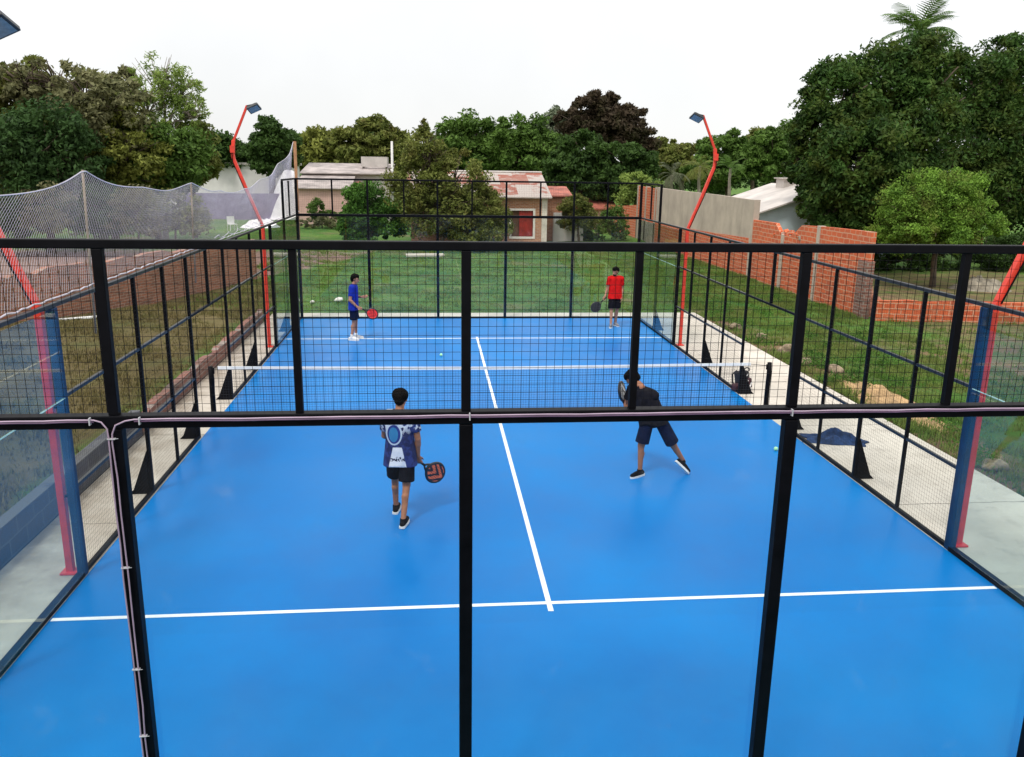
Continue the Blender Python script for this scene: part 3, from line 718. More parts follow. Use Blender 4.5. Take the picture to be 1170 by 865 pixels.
# ------------------------------------------------------------------ trees
rng = np.random.default_rng(11)
def leaves(blobs, n, size, aspect=.5, clump=.28, nclump=26, up_bias=.5, flat=1.0, rg=None):
    """leaf quads in clumps spread through ellipsoid blobs [(centre, (rx, ry, rz))]"""
    rg = rg or rng
    n = int(n*2.3); size = size*.62
    vol = np.array([b[1][0]*b[1][2] for b in blobs]); share = vol/vol.sum(); out = []
    for (c, r), s in zip(blobs, share):
        k = max(7, int(1.35*nclump*(s*len(blobs))**.7)); m = int(n*s)
        d = rg.normal(size=(k, 3)); d /= np.linalg.norm(d, axis=1)[:, None]
        rad = rg.uniform(.45, 1.03, k)**.6
        cc = d*rad[:, None]*np.array(r)
        cr = clump*min(r)*rg.uniform(.5, 1.9, k)
        idx = rg.integers(0, k, m)
        off = rg.normal(size=(m, 3)); off /= np.linalg.norm(off, axis=1)[:, None]
        off *= (rg.uniform(0, 1, m)**.45)[:, None]*cr[idx][:, None]*np.array([1.25, 1.25, .8*flat])
        p = cc[idx]+off+np.array(c)
        nrm = off/np.linalg.norm(off, axis=1)[:, None]*.7+rg.normal(size=(m, 3))*.8; nrm[:, 2] += up_bias
        nrm /= np.linalg.norm(nrm, axis=1)[:, None]
        t = np.cross(nrm, rg.normal(size=(m, 3))); t /= np.linalg.norm(t, axis=1)[:, None]; b = np.cross(nrm, t)
        sz = size*rg.uniform(.6, 1.4, m)[:, None]
        t = t*sz; b = b*sz*aspect
        q = np.stack([p-t, p-b*.9+t*.1, p+t-nrm*sz*.15, p+b*.9+t*.1], 1); out.append(q.reshape(-1, 3))
    return np.concatenate(out)
def blobs_px(y, lst, dr=.9):
    """[(u, v, ru, rv, dy)] in photo pixels at depth y -> world ellipsoids"""
    out = []
    for u, v, ru, rv, *e in lst:
        yy = y+(e[0] if e else 0); k = ppm(yy); c = at(u, v, yy); out.append(((c.x, c.y, c.z), (ru/k, max(ru, rv)/k*dr, rv/k)))
    return out
def tree(name, label, base, blobs, mat, n, size, trunk_r=.18, bark='trunk', cat='tree', group='trees around the court', aspect=.5, clump=.28, nclump=26, twigs=0, up_bias=.5):
    root = empty(name, base); tag(root, label, cat, group)
    B = Vector(base); V = leaves(blobs, n, size, aspect, clump, nclump, up_bias)-np.array(base)
    link('crown', np_mesh('crown', V), mat, root)
    tb = MB(); cx = sum(b[0][0] for b in blobs)/len(blobs)-base[0]; cy = sum(b[0][1] for b in blobs)/len(blobs)-base[1]
    lowz = min(b[0][2]-b[1][2]*.6 for b in blobs)-base[2]; lowz = max(.5, lowz)
    fork = Vector((cx*.5, cy*.5, lowz))
    tb.tube([(0, 0, -.2), (cx*.1, cy*.1+.03, lowz*.3), (cx*.3-.04, cy*.3, lowz*.7), fork], [trunk_r*1.25, trunk_r, trunk_r*.9, trunk_r*.8], 8)
    r_ = random.Random(int(abs(base[0]*97+base[1]*31)))
    for c, r in blobs:
        e = Vector(c)-B; mid = fork.lerp(e, .5)+Vector((r_.uniform(-.3, .3), r_.uniform(-.3, .3), r_.uniform(0, .4)))
        tb.tube([fork-Vector((0, 0, .1)), mid, e], [trunk_r*.6, trunk_r*.4, trunk_r*.2], 6)
        for _ in range(5+twigs):
            q = e+Vector((r_.uniform(-1, 1)*r[0], r_.uniform(-1, 1)*r[1], r_.uniform(-.4, 1.0 if not twigs else 1.15)*r[2]))*.85
            s = mid.lerp(e, r_.uniform(.2, 1))
            tb.tube([s, s.lerp(q, .5)+Vector((r_.uniform(-.1, .1), 0, .12)), q], [trunk_r*.25, trunk_r*.16, trunk_r*.06], 5)
    tb.build('trunk', M[bark], root, True)
    return root
def gbase(u, y, z=-.1): c = at(u, 260, y); return (c.x, y, z)
def T(name, label, u, y, lst, mat, n, size, **k): return tree(name, label, gbase(u, y), blobs_px(y, lst), L[mat], n, size, **k)

# left group
T('broadleaf_tree', 'tall dusty olive tree at the photo edge above the safety net', 20, 34, [(-30, 130, 60, 60), (30, 118, 50, 42), (70, 150, 45, 50, 1), (10, 175, 60, 50, -1), (95, 118, 28, 30, 2)], 'olive', 20000, .26, trunk_r=.25, twigs=10)
T('broadleaf_tree', 'dry greyish brown thin-leaved tree over the safety net peak', 118, 32, [(100, 115, 46, 30), (60, 92, 40, 20), (135, 130, 35, 40), (20, 95, 36, 22)], 'dry', 3200, .24, trunk_r=.22, twigs=22, clump=.2)
T('broadleaf_tree', 'dark bluish green bushy tree left of the net peak', 55, 29, [(55, 165, 45, 40), (30, 190, 45, 36), (85, 185, 34, 36, .5), (70, 215, 50, 30)], 'bluegreen', 8500, .20, trunk_r=.2)
T('broadleaf_tree', 'yellowish sparse tree behind the peak of the net', 130, 33, [(128, 150, 32, 36), (150, 175, 36, 34, -1), (112, 185, 28, 36), (145, 205, 42, 22)], 'yellow', 7500, .21, trunk_r=.2, twigs=12)
T('broadleaf_tree', 'brown leaved clump sticking up between two pale trees', 137, 45, [(140, 96, 16, 16), (130, 116, 14, 18)], 'dry', 2600, .26, trunk_r=.2, twigs=8)
T('feathery_tree', 'tall pale lime feathery tree with see-through top', 188, 36, [(180, 100, 28, 34), (206, 112, 24, 30, 1), (166, 130, 30, 30), (222, 135, 16, 22)], 'lime', 3600, .20, trunk_r=.16, bark='trunk_pale', twigs=24, clump=.22, aspect=.3)
T('broadleaf_tree', 'leafy green tree below the pale feathery one', 180, 34, [(170, 170, 36, 36), (200, 178, 30, 34), (150, 195, 24, 26), (185, 205, 40, 22)], 'mid', 12000, .21, trunk_r=.18)
T('broadleaf_tree', 'rust tinged dark bush tree right of the feathery tree', 222, 38, [(222, 160, 18, 22), (232, 185, 14, 24), (212, 190, 22, 26)], 'olive', 5500, .22, trunk_r=.16)
T('broadleaf_tree', 'low dark green tree behind the floodlight pole', 262, 62, [(255, 175, 22, 20), (278, 180, 16, 16), (240, 188, 16, 14)], 'dark', 5000, .34, trunk_r=.2)
T('broadleaf_tree', 'round dark tree standing alone behind the white net corner', 313, 58, [(312, 158, 22, 20), (300, 172, 16, 18), (326, 168, 14, 20), (312, 185, 22, 14)], 'dark', 9000, .30, trunk_r=.3)
# centre line
T('broadleaf_tree', 'yellow green tree above the pink house gable', 360, 74, [(358, 170, 22, 20), (345, 182, 16, 14), (385, 170, 20, 22), (372, 188, 24, 14)], 'yellow', 6500, .42, trunk_r=.25)
T('broadleaf_tree', 'olive tree with rounded head above the pink house parapet', 425, 72, [(400, 168, 22, 20), (428, 158, 24, 20), (450, 170, 20, 20), (420, 182, 34, 14)], 'olive', 9000, .40, trunk_r=.25)
T('broadleaf_tree', 'dark small crown poking above the olive trees', 420, 82, [(420, 150, 14, 12), (440, 155, 12, 10)], 'dark', 2500, .42, trunk_r=.25)
T('tall_loose_tree', 'loose olive tree in front of the brick house, thin pointed top', 505, 31.5, [(488, 178, 32, 28), (486, 162, 13, 16), (484, 148, 7, 12), (520, 205, 34, 34), (475, 210, 30, 34), (505, 242, 46, 30), (552, 240, 30, 28, -.3), (540, 262, 38, 16, -.5)], 'olive', 14000, .155, trunk_r=.14, twigs=14, clump=.24)
T('broadleaf_tree', 'mid green tree rising over the ridge of the rusty roof', 545, 58, [(520, 162, 26, 24), (545, 152, 26, 20), (515, 185, 28, 20), (555, 182, 30, 22)], 'mid', 10000, .32, trunk_r=.25)
T('broadleaf_tree', 'fuller mid green tree above the right end of the rusty roof', 595, 56, [(585, 155, 26, 22), (608, 158, 22, 22), (600, 182, 32, 24), (632, 178, 20, 24)], 'mid', 10500, .30, trunk_r=.25)
T('broadleaf_tree', 'pale grey green tree between the green tree and the brown giant', 632, 76, [(632, 145, 18, 18), (620, 155, 16, 18), (645, 160, 14, 20)], 'greygreen', 4000, .38, trunk_r=.25, twigs=10)
T('spreading_tree', 'big dark reddish brown tree spreading above all its neighbours', 690, 66, [(684, 114, 22, 13), (686, 128, 38, 14), (660, 138, 24, 14), (704, 136, 36, 16), (725, 152, 22, 14), (690, 152, 46, 16), (735, 168, 16, 14), (665, 155, 22, 18)], 'brown', 17000, .34, trunk_r=.4, clump=.3)
T('broadleaf_tree', 'deep green tree in front of the brown giant', 662, 50, [(662, 172, 24, 20), (648, 192, 26, 22), (680, 190, 24, 24), (665, 206, 36, 12)], 'dark', 10000, .27, trunk_r=.25)
T('broadleaf_tree', 'dense round green tree right of the red roofed shed', 720, 49, [(708, 180, 24, 18), (732, 190, 20, 18), (712, 205, 34, 20), (690, 215, 20, 18)], 'dark', 10000, .26, trunk_r=.22)
T('broadleaf_tree', 'hazy olive tree behind the left of the right floodlight', 778, 80, [(765, 182, 22, 16), (790, 178, 24, 14), (775, 192, 34, 12)], 'olive', 6000, .44, trunk_r=.3)
T('broadleaf_tree', 'dark green tree with uneven top behind the floodlight pole knee', 830, 66, [(818, 172, 24, 16), (838, 160, 14, 10), (850, 182, 24, 18), (815, 195, 34, 18)], 'mid', 9000, .34, trunk_r=.25)
T('broadleaf_tree', 'mid green tree above the white tin roof', 885, 58, [(875, 172, 22, 22), (895, 160, 20, 20), (868, 192, 26, 14), (905, 182, 20, 20)], 'mid', 9500, .29, trunk_r=.25)
T('broadleaf_tree', 'dull olive tree right of the floodlight, over the white roof ridge', 858, 76, [(850, 170, 18, 14), (868, 160, 16, 12), (856, 188, 26, 14)], 'olive', 5000, .40, trunk_r=.25)
for i, (u, y, ru, lab) in enumerate(((460, 96, 40, 'far hazy tree top between the olive tree and loose tree'), (570, 100, 44, 'farthest tree top above the green trees behind the rusty roof'), (760, 104, 44, 'far low tree top right of the brown giant'), (330, 98, 42, 'far low tree top behind the lone round tree'), (920, 96, 40, 'far tree top seen between the white roof and big mango'), (250, 96, 40, 'far low tree top behind the feathery tree'))):
    T('broadleaf_tree', lab, u, y, [(u-ru*.4, 178, ru*.7, 16), (u+ru*.4, 180, ru*.7, 14), (u, 168, ru*.5, 12)], 'mid' if i % 2 else 'olive', 5000, .5, trunk_r=.3)
# bushes in front of the houses
T('bush', 'dense bright green bush before the pink house', 425, 34, [(422, 232, 26, 22), (408, 252, 22, 22), (442, 250, 20, 22), (425, 268, 32, 12)], 'bright', 18000, .13, trunk_r=.08, cat='bush', group='shrubs in the yard')
T('small_tree', 'small grey green tree right of the brick house corner', 662, 36, [(658, 238, 17, 14), (672, 246, 14, 14), (650, 250, 12, 12)], 'olive', 6000, .12, trunk_r=.07, cat='tree', group='shrubs in the yard')
T('bush', 'leafy dark bush at the foot of the small grey green tree', 690, 38, [(680, 262, 20, 12), (700, 250, 14, 18), (660, 268, 18, 8), (708, 262, 12, 10), (645, 262, 14, 9), (655, 258, 10, 8)], 'mid', 7500, .12, trunk_r=.06, cat='bush', group='shrubs in the yard')
T('bush', 'bright yellow green bush over the end of the red brick wall', 730, 46, [(728, 207, 18, 10), (742, 212, 14, 9), (720, 222, 14, 12), (735, 224, 18, 10)], 'lime', 6000, .16, trunk_r=.08, cat='bush', group='shrubs in the yard')
T('bush', 'low shrub against the pink house wall', 368, 47, [(362, 240, 9, 12), (374, 247, 9, 8)], 'mid', 1800, .14, trunk_r=.05, cat='bush', group='shrubs in the yard')
T('bush', 'brownish weedy shrub at the corner of the pink house', 385, 46, [(380, 252, 18, 7), (352, 255, 14, 5)], 'dry', 1600, .14, trunk_r=.04, cat='bush', group='shrubs in the yard')
T('bush', 'round pale bush growing beneath the loose olive tree', 545, 30.5, [(560, 258, 20, 22), (535, 268, 22, 14)], 'olive', 6000, .12, trunk_r=.05, cat='bush', group='shrubs in the yard')
for u, m_, lab in ((8, 'dark', 'dark undergrowth at the photo edge behind the near end of the net'), (58, 'dry', 'withered brown bush behind the net left of its peak'), (108, 'dark', 'dark bush behind the peak of the net'), (158, 'dry', 'brown twiggy bush behind the net right of its peak'), (200, 'olive', 'olive bush at the left end of the purplish wall')):
    T('bush', lab, u, 27, [(u, 238, 30, 22), (u-16, 250, 24, 16), (u+16, 252, 24, 16)], m_, 3600, .13, trunk_r=.06, cat='bush', group='undergrowth behind the net', twigs=8)
# right group
T('mango_tree', 'huge dark mango tree over the end of the orange wall', 985, 22.4, [(958, 118, 44, 42), (1010, 95, 48, 44, 1), (938, 160, 34, 38), (980, 185, 60, 48, -1.5), (1040, 150, 56, 56, .5), (942, 212, 30, 34), (1000, 235, 60, 36, -1), (914, 188, 14, 22, .5), (1058, 72, 40, 32, 1.5), (948, 246, 26, 28, -1), (975, 258, 40, 22, -1.5), (922, 232, 12, 20)], 'mango', 52000, .17, trunk_r=.45, clump=.26, nclump=44)
T('mango_tree', 'second dark mango tree at the edge of the photo', 1140, 27, [(1110, 95, 44, 44), (1160, 85, 44, 46, 1), (1130, 160, 52, 52), (1190, 150, 50, 60), (1150, 215, 56, 48, -1), (1095, 200, 40, 44, -1), (1210, 230, 44, 50)], 'mango', 40000, .17, trunk_r=.45, clump=.26, nclump=44)
T('ornamental_tree', 'rounded light green ornamental tree with domed crown', 1075, 17, [(1060, 238, 52, 42), (1098, 232, 40, 38), (1030, 255, 34, 32), (1072, 262, 62, 24, -.5), (1116, 252, 30, 32), (1050, 275, 40, 14)], 'bush', 36000, .085, trunk_r=.12, clump=.22, nclump=44)
T('bush', 'dark shrub in the shade under the domed tree', 1010, 23, [(1005, 290, 30, 20), (1040, 296, 30, 18), (1075, 295, 30, 18)], 'dark', 9000, .11, trunk_r=.06, cat='bush', group='shrubs under the mango trees')
T('bush', 'dark shrub at the edge of the photo behind the low brick wall', 1150, 23, [(1140, 288, 30, 24), (1170, 292, 34, 26), (1200, 290, 30, 26)], 'dark', 9000, .11, trunk_r=.06, cat='bush', group='shrubs under the mango trees')
V = leaves([((x, 112+4*math.sin(x*.31), 2.2+.8*math.sin(x*.47)), (4.5, 3, 3.2+.9*math.sin(x*.83))) for x in range(-84, 112, 6)], 26000, .62, .55, .34, 14)
tag(link('woods', np_mesh('woods', V), L['dark']), 'far dark wood closing the view behind the houses', 'woods', kind='stuff')
# palms
def palm(label, u, y, vtop, fr, mat='palm', bark='trunk_pale', n=22, droop=1.0, width=.5):
    c = at(u, vtop, y); base = (c.x, y, -.1); root = empty('palm_tree', base); tag(root, label, 'palm tree', 'palms around the court')
    h = c.z+.1; rr = random.Random(int(u*7))
    MB().tube([(0, 0, -.1), (.08, 0, h*.4), (-.03, .02, h*.8), (0, 0, h)], [.2, .15, .13, .12], 8).build('trunk', M[bark], root, True)
    V = []
    for i in range(n):
        a = 2*math.pi*i/n+rr.uniform(-.2, .2); el = rr.uniform(-.35, 1.25); l = fr*rr.uniform(.75, 1.1)
        d = Vector((math.cos(a)*math.cos(el), math.sin(a)*math.cos(el), math.sin(el))); side = Vector((-math.sin(a), math.cos(a), 0))
        p = Vector((0, 0, h)); m = 16; pts = []
        for k in range(m+1): pts.append(p.copy()); d = (d+Vector((0, 0, -.05*droop-.004*k))).normalized(); p = p+d*(l/m)
        for k in range(1, m):
            for s in (-1, 1):
                lw = width*fr*.55*math.sin(math.pi*(k+1.5)/(m+3))*rr.uniform(.7, 1.1); q = pts[k]; dd = (pts[k+1]-pts[k-1]).normalized()
                tip = q+side*s*lw*.8+dd*lw*.75+Vector((0, 0, -lw*.35)); wv = dd*(l/m*.32)
                V += [q-wv, q+wv, tip+wv*.3, tip-wv*.1]
    link('crown', np_mesh('crown', np.array([tuple(v) for v in V])), L[mat], root)
palm('tall palm rising above the mango crowns', 1052, 33, 36, 2.3, 'mid', n=40, width=.8, droop=.8)
palm('pale fronded palm left of the floodlight', 768, 52, 200, 1.9, 'palm', n=16, droop=2.0)
palm('slender palm with thin trunk beside the boundary wall', 800, 54, 190, 2.0, 'olive', n=18, droop=1.4)
palm('short palm right behind the floodlight pole knee', 835, 56, 192, 1.8, 'mid', n=18, droop=1.4)
palm('palm with grey crown over the white tin roof', 898, 60, 158, 2.2, 'greygreen', n=20, droop=1.3)

# ------------------------------------------------------------------ grass
def blades(n, xr, yr, h, test=None, k=4, seed=3, wd=.012):
    rg = np.random.default_rng(seed); out = []
    x = rg.uniform(xr[0], xr[1], n); y = rg.uniform(yr[0], yr[1], n)
    dens = np.sin(x*1.7+1.3*np.sin(y*.9))*np.sin(y*1.3+np.sin(x*.8))+.5*np.sin(x*4.1+y*3.3)
    keep = rg.uniform(-1.2, 1.0, n) < dens
    if test is not None: keep &= test(x, y)
    x, y, dens = x[keep], y[keep], dens[keep]; m = len(x)
    z = np.array([gheight(a, b) for a, b in zip(x, y)])
    for _ in range(k):
        a = rg.uniform(0, 2*np.pi, m); ln = h*rg.uniform(.4, 1.25, m)*(1+.5*np.clip(dens, 0, 1.5)); lean = rg.uniform(.15, .9, m)
        ox = x+rg.normal(0, .035, m); oy = y+rg.normal(0, .035, m)
        dx, dy = np.cos(a), np.sin(a); w_ = wd*rg.uniform(.7, 1.5, m)
        b0 = np.stack([ox-dy*w_, oy+dx*w_, z-.01], 1); b1 = np.stack([ox+dy*w_, oy-dx*w_, z-.01], 1); tp = np.stack([ox+dx*ln*lean, oy+dy*ln*lean, z+ln], 1)
        out.append(np.stack([b0, b1, tp], 1).reshape(-1, 3))
    return np.concatenate(out)
V = np.concatenate([blades(34000, (7.2, 12.2), (-6, 30), .10, seed=3, wd=.012),
                    blades(30000, (-9, 12.2), (11.1, 34), .065, seed=4, wd=.016),
                    blades(2500, (12.5, 24), (2, 10), .12, seed=6), blades(2200, (7.1, 7.6), (-5, 20), .10, seed=12)])
g = link('grass', np_mesh('grass', V, 3), L['grass']); tag(g, 'short green grass on the lawn behind and beside the court', 'grass', kind='stuff')
V = blades(26000, (-14, -6.2), (-8, 18), .09, lambda x, y: x > -11.4+.385*(y-9.3)+.2, seed=5, wd=.011)
g = link('dry_grass', np_mesh('dry_grass', V, 3), L['drygrass']); tag(g, 'dry brownish grass in the strip before the old brick wall', 'grass', kind='stuff')

rw_ = np.random.default_rng(21); wb = []
for _ in range(150):
    x = 7.35+abs(rw_.normal(0, 1.9)); y = rw_.uniform(-6, 24)
    if x > 12: continue
    r = rw_.uniform(.07, .22); wb.append(((x, y, gheight(x, y)+r*.5), (r*1.3, r*1.3, r)))
g = link('weeds', np_mesh('weeds', leaves(wb, 9000, .05, .4, .6, 8, .6)), L['bright']); tag(g, 'leafy weeds sprouting through the grass beside the concrete strip', 'weeds', kind='stuff')
# ------------------------------------------------------------------ rocks, rubble, litter
def rock(name, p, r, label, mat='soil_rock', cat='rock', group=None, seed=0):
    rr = np.random.default_rng(seed); mb = MB().ell((0, 0, 0), r, 14, 10)
    v = np.array(mb.v); d = v/np.linalg.norm(v, axis=1)[:, None]
    k = rr.normal(size=(6, 3)); k /= np.linalg.norm(k, axis=1)[:, None]
    s = np.ones(len(v))
    for q in k: s -= .75*np.clip(d@q-.55, 0, 1)
    s += .07*np.sin(d[:, 0]*9+seed)*np.cos(d[:, 1]*8+seed*2)
    mb.v = [tuple(x) for x in v*s[:, None]]
    o = mb.build(name, M[mat], None, True); o.location = p; o.rotation_euler = (0, 0, seed*1.3); return tag(o, label, cat, group)
G = 'stones along the edge of the concrete strip'
rock('boulder', (7.68, 5.1, .05), (.22, .27, .20), 'large tan boulder at the edge of the concrete strip past the net post', group=G, seed=1)
rock('boulder', (7.55, 8.3, .03), (.18, .25, .12), 'pale flat stone beyond the large tan boulder', group=G, seed=2)
rock('boulder', (7.75, 6.9, .02), (.15, .18, .11), 'small tan stone next to the pale flat stone', group=G, seed=3)
rock('boulder', (7.60, 3.9, .02), (.18, .24, .12), 'low brown stone this side of the large tan boulder', group=G, seed=4)
rock('boulder', (7.95, 3.1, .0), (.24, .27, .14), 'broad brown stone half sunk beside the dirt mound', group=G, seed=5)
rock('boulder', (7.50, -3.2, .0), (.22, .26, .12), 'small stone in the weeds near the navy corner post', group=G, seed=6)
def mound(name, c, rx, ry, h, mat, label, cat, seed, n=26, k=1.0):
    rr = random.Random(seed); mb = MB(); ph = [rr.uniform(0, 6) for _ in range(6)]
    for j in range(n+1):
        for i in range(n+1):
            x = -1+2*i/n; y = -1+2*j/n; d = math.hypot(x, y); hh = max(0, 1-d*d)**1.2*h
            hh *= 1+k*(.35*math.sin(x*7+ph[0])*math.sin(y*6+ph[1])+.2*math.sin(x*15+ph[2])*math.cos(y*13+ph[3])+rr.uniform(-.12, .12))
            mb.v.append((x*rx, y*ry, hh-.03))
    for j in range(n):
        for i in range(n):
            a = j*(n+1)+i; mb.f.append((a, a+1, a+n+2, a+n+1))
    o = mb.build(name, mat, None, True); o.location = c; return tag(o, label, cat)
M['sand'] = plain('sandy_soil', (.42, .27, .13), .95, .35, 3)
mound('dirt_mound', (7.85, .6, -.03), .55, 2.1, .20, M['sand'], 'heap of sandy orange soil along the edge of the concrete', 'dirt pile', 4)
mound('rubble_pile', (20.5, 16.5, -.05), 1.3, .9, .45, plain('rubble', (.24, .21, .16), .95, .55, 4), 'pale rubble pile in the shade under the mango trees', 'rubble pile', 8)
mound('rubble_pile', (12.9, 10.9, -.05), .55, .55, .75, plain('brick_rubble', (.36, .17, .11), .95, .6, 5), 'small heap of broken brick behind the weathered end pillar', 'rubble pile', 9)
bn = empty('broken_bricks', (WX, 16.2, 1.9)); tag(bn, 'loose broken bricks piled in the notch of the orange wall', 'bricks')
for i in range(9):
    b = bevel(MB().cbox((0, 0, 0), (.16, .34, .16)).build('brick', M['orange_brick'] if i % 3 else M['render'], bn), .01)
    b.location = (random.uniform(-.02, .1), -1.0+i*.27, random.uniform(.05, .28)); b.rotation_euler = (random.uniform(-.4, .4), random.uniform(-.4, .4), random.uniform(-.6, .6))
rc = empty('plastic_drum', (at(1112, 287, 30).x, 30, 0)); tag(rc, 'red plastic drum behind the domed tree', 'drum')
MB().tube([(0, 0, 0), (0, 0, .05), (0, 0, .5), (0, 0, .53), (0, 0, 1.0), (0, 0, 1.1), (0, 0, 1.25)], [.38, .40, .40, .42, .40, .40, .36], 20).build('body', M['red_cloth'], rc, True)
MB().tube([(0, 0, 1.25), (0, 0, 1.29)], [.33, .33], 20).build('lid', M['red_cloth'], rc, True)
def slab(p, d, label, name='concrete_slab', mat='concrete', cat='slab', rz=0):
    o = bevel(MB().cbox((0, 0, 0), d).build(name, M[mat]), .02); o.location = p; o.rotation_euler = (0, 0, rz); return tag(o, label, cat)
slab((-1.5, 27.8, .03), (1.9, .5, .12), 'pale concrete slab lying on the lawn before the loose tree', rz=.1)
rock('stone', (-5.1, 12.9, .02), (.14, .10, .07), 'pale stone on the grass behind the far corner post, smaller of two', 'frame_white', group='pale stones behind the back wall', seed=11)
rock('stone', (-4.3, 13.4, .02), (.22, .14, .09), 'larger pale stone on the grass behind the far glass', 'frame_white', group='pale stones behind the back wall', seed=12)
tag(bevel(MB().cbox((0, 0, 0), (1.6, .14, .10)).build('timber_plank', M['plastic_white']), .02), 'whitish plank lying at the foot of the old brick wall', 'plank').location = (-11.0, 8.6, .22)
bpy.data.objects['timber_plank'].rotation_euler = (0, 0, .5)
# plastic chair in the yard
pc = empty('plastic_chair', (-14.4, 43.5, -.05), .6); tag(pc, 'white plastic chair standing in the yard before the purplish wall', 'chair')
MB().box(-.25, .25, -.25, .25, .42, .46).build('seat', M['plastic_white'], pc); MB().box(-.25, .25, .22, .27, .46, .95).build('backrest', M['plastic_white'], pc)
for sx in (-1, 1):
    for sy in (-1, 1): MB().tube([(sx*.24, sy*.24, 0), (sx*.22, sy*.22, .42)], .022, 6).build('leg', M['plastic_white'], pc)
mound('tarp', (-13.2, 47, -.05), 1.5, 1.0, .55, M['tarp'], 'crumpled white tarpaulin on the yard grass beside the plastic chair', 'tarpaulin', 13)
tp = mound('tarp', (-12.6, 56.6, .0), 2.0, 1.6, 3.9, M['tarp'], 'white sheeting draped high over a heap behind the net corner', 'tarpaulin', 15, k=.12)

# bag and garment by the court
bg_ = empty('backpack', (5.24, 1.52, 0), .35); tag(bg_, 'dark backpack with white mark leaning on a fence foot by the net', 'bag')
def rbox(c, d, w=.04, seg=4):
    o_ = MB().cbox(c, d); return o_
bg_.scale = (.86, .86, .80)
o = bevel(rbox((0, 0, .25), (.34, .22, .48)).build('body', M['bag'], bg_), .07, 4); o.rotation_euler = (R(-12), 0, 0)
o = bevel(rbox((0, -.15, .17), (.28, .10, .26)).build('pocket', M['bag_maroon'], bg_), .035, 3); o.rotation_euler = (R(-12), 0, 0)
MB().tube([(-.10, -.05, .50), (-.08, -.07, .57), (0, -.08, .60), (.08, -.07, .57), (.10, -.05, .50)], .016, 6).build('handle', M['bag'], bg_, True)
for s in (-1, 1): MB().tube([(s*.12, .13, .48), (s*.13, .26, .36), (s*.13, .24, .14), (s*.10, .14, .05)], .02, 6).build('strap', M['bag'], bg_, True)
mk = MB()
mk.bar((-.06, -.142, .38), (.02, -.128, .45), .028, .006, (0, 1, 0)); mk.bar((-.11, -.205, .17), (-.03, -.20, .30), .032, .006, (0, 1, 0)); mk.bar((.02, -.208, .10), (.08, -.205, .24), .04, .006, (0, 1, 0))
mk.build('emblem', M['racket_white'], bg_)
kb = bevel(rbox((-.26, -.06, .10), (.2, .2, .2)).build('side_pouch', M['bag_maroon'], bg_), .06, 4)
gm = MB(); nx, ny = 34, 20; rr = random.Random(5)
for j in range(ny+1):
    for i in range(nx+1):
        x = -1+2*i/nx; y = -1+2*j/ny; d = math.sqrt((x*.95)**2+(y*1.05)**2)
        h = 1.15*max(0, 1-d**2.4)*(.10+.05*math.sin(x*5+1)+.05*math.sin(y*6+x*3)+.03*math.sin(x*14+y*9))
        k = 1+.10*math.sin(math.atan2(y, x)*3+1)+.05*math.sin(math.atan2(y, x)*7)
        gm.v.append((x*.62*k, y*.30*k, max(.004, h)+.006))
for j in range(ny):
    for i in range(nx): a = j*(nx+1)+i; gm.f.append((a, a+1, a+nx+2, a+nx+1))
o = gm.build('garment', M['cloth_navy'], None, True); o.scale = (.82, .8, .9); o.location = (5.58, -1.85, -.004); o.rotation_euler = (0, 0, -.32); tag(o, 'navy garment dropped on the concrete beside the fence', 'clothes')
sd = o.modifiers.new('thick', 'SOLIDIFY'); sd.thickness = .006
def ball(p, label):
    o = MB().ell((0, 0, 0), (.034, .034, .034), 18, 12).build('tennis_ball', M['ball'], None, True); o.location = p; tag(o, label, 'ball', 'balls on the court')
    s = MB(); pts = []
    for k in range(41):
        a = 2*math.pi*k/40; v = Vector((math.cos(a)+.35*math.cos(3*a), math.sin(a)-.35*math.sin(3*a), 1.1*math.sin(2*a))).normalized()*.0343; pts.append(v)
    s.tube(pts, .0013, 5, False).build('seam', M['white_band'], o)
ball((-.98, 4.83, .034), 'pale green ball lying on the court beyond the net'); ball((4.37, -2.32, .034), 'pale green ball beside the near post, close to the side fence')

# ------------------------------------------------------------------ players
def perp(f, g):
    g = g-f*g.dot(f); return g.normalized()
def hand(mb, wrist, f, g, grip=True, side=1):
    """palm, four fingers and thumb; f = direction of the hand, g = across the knuckles"""
    f = Vector(f).normalized(); g = perp(f, Vector(g)); n = f.cross(g)*side; w = Vector(wrist)
    P = lambda a, b, c: w+f*a+g*b+n*c
    for b in (-.026, -.009, .009, .026): mb.cap(P(.01, b*.7, 0), P(.082, b, 0), .014, .0115, 8)
    for b, l in ((-.029, .9), (-.010, 1.0), (.010, .95), (.028, .78)):
        k = P(.085, b, 0)
        if grip: ch_ = [k, P(.085+.030*l, b, .012), P(.085+.034*l, b, .038), P(.092, b, .054)]
        else: ch_ = [k, P(.085+.036*l, b*1.05, .008), P(.085+.062*l, b*1.05, .022), P(.085+.078*l, b*1.05, .040)]
        for a, c in zip(ch_, ch_[1:]): mb.cap(a, c, .0092, .0048, 8)
    t = [P(.022, -.03, .006), P(.050, -.046, .024), P(.078, -.044, .044 if grip else .034)]
    for a, c in zip(t, t[1:]): mb.cap(a, c, .0112, .0095, 8)
def voxel(mb, name, mat, parent, size, sm=4, smf=.5):
    o = mb.build(name, mat, parent); r = o.modifiers.new('r', 'REMESH'); r.mode = 'VOXEL'; r.voxel_size = size
    s = o.modifiers.new('s', 'SMOOTH'); s.iterations = sm; s.factor = smf
    bake_mod(o); o.data.shade_smooth()
    if not o.data.materials: o.data.materials.append(mat)
    return o
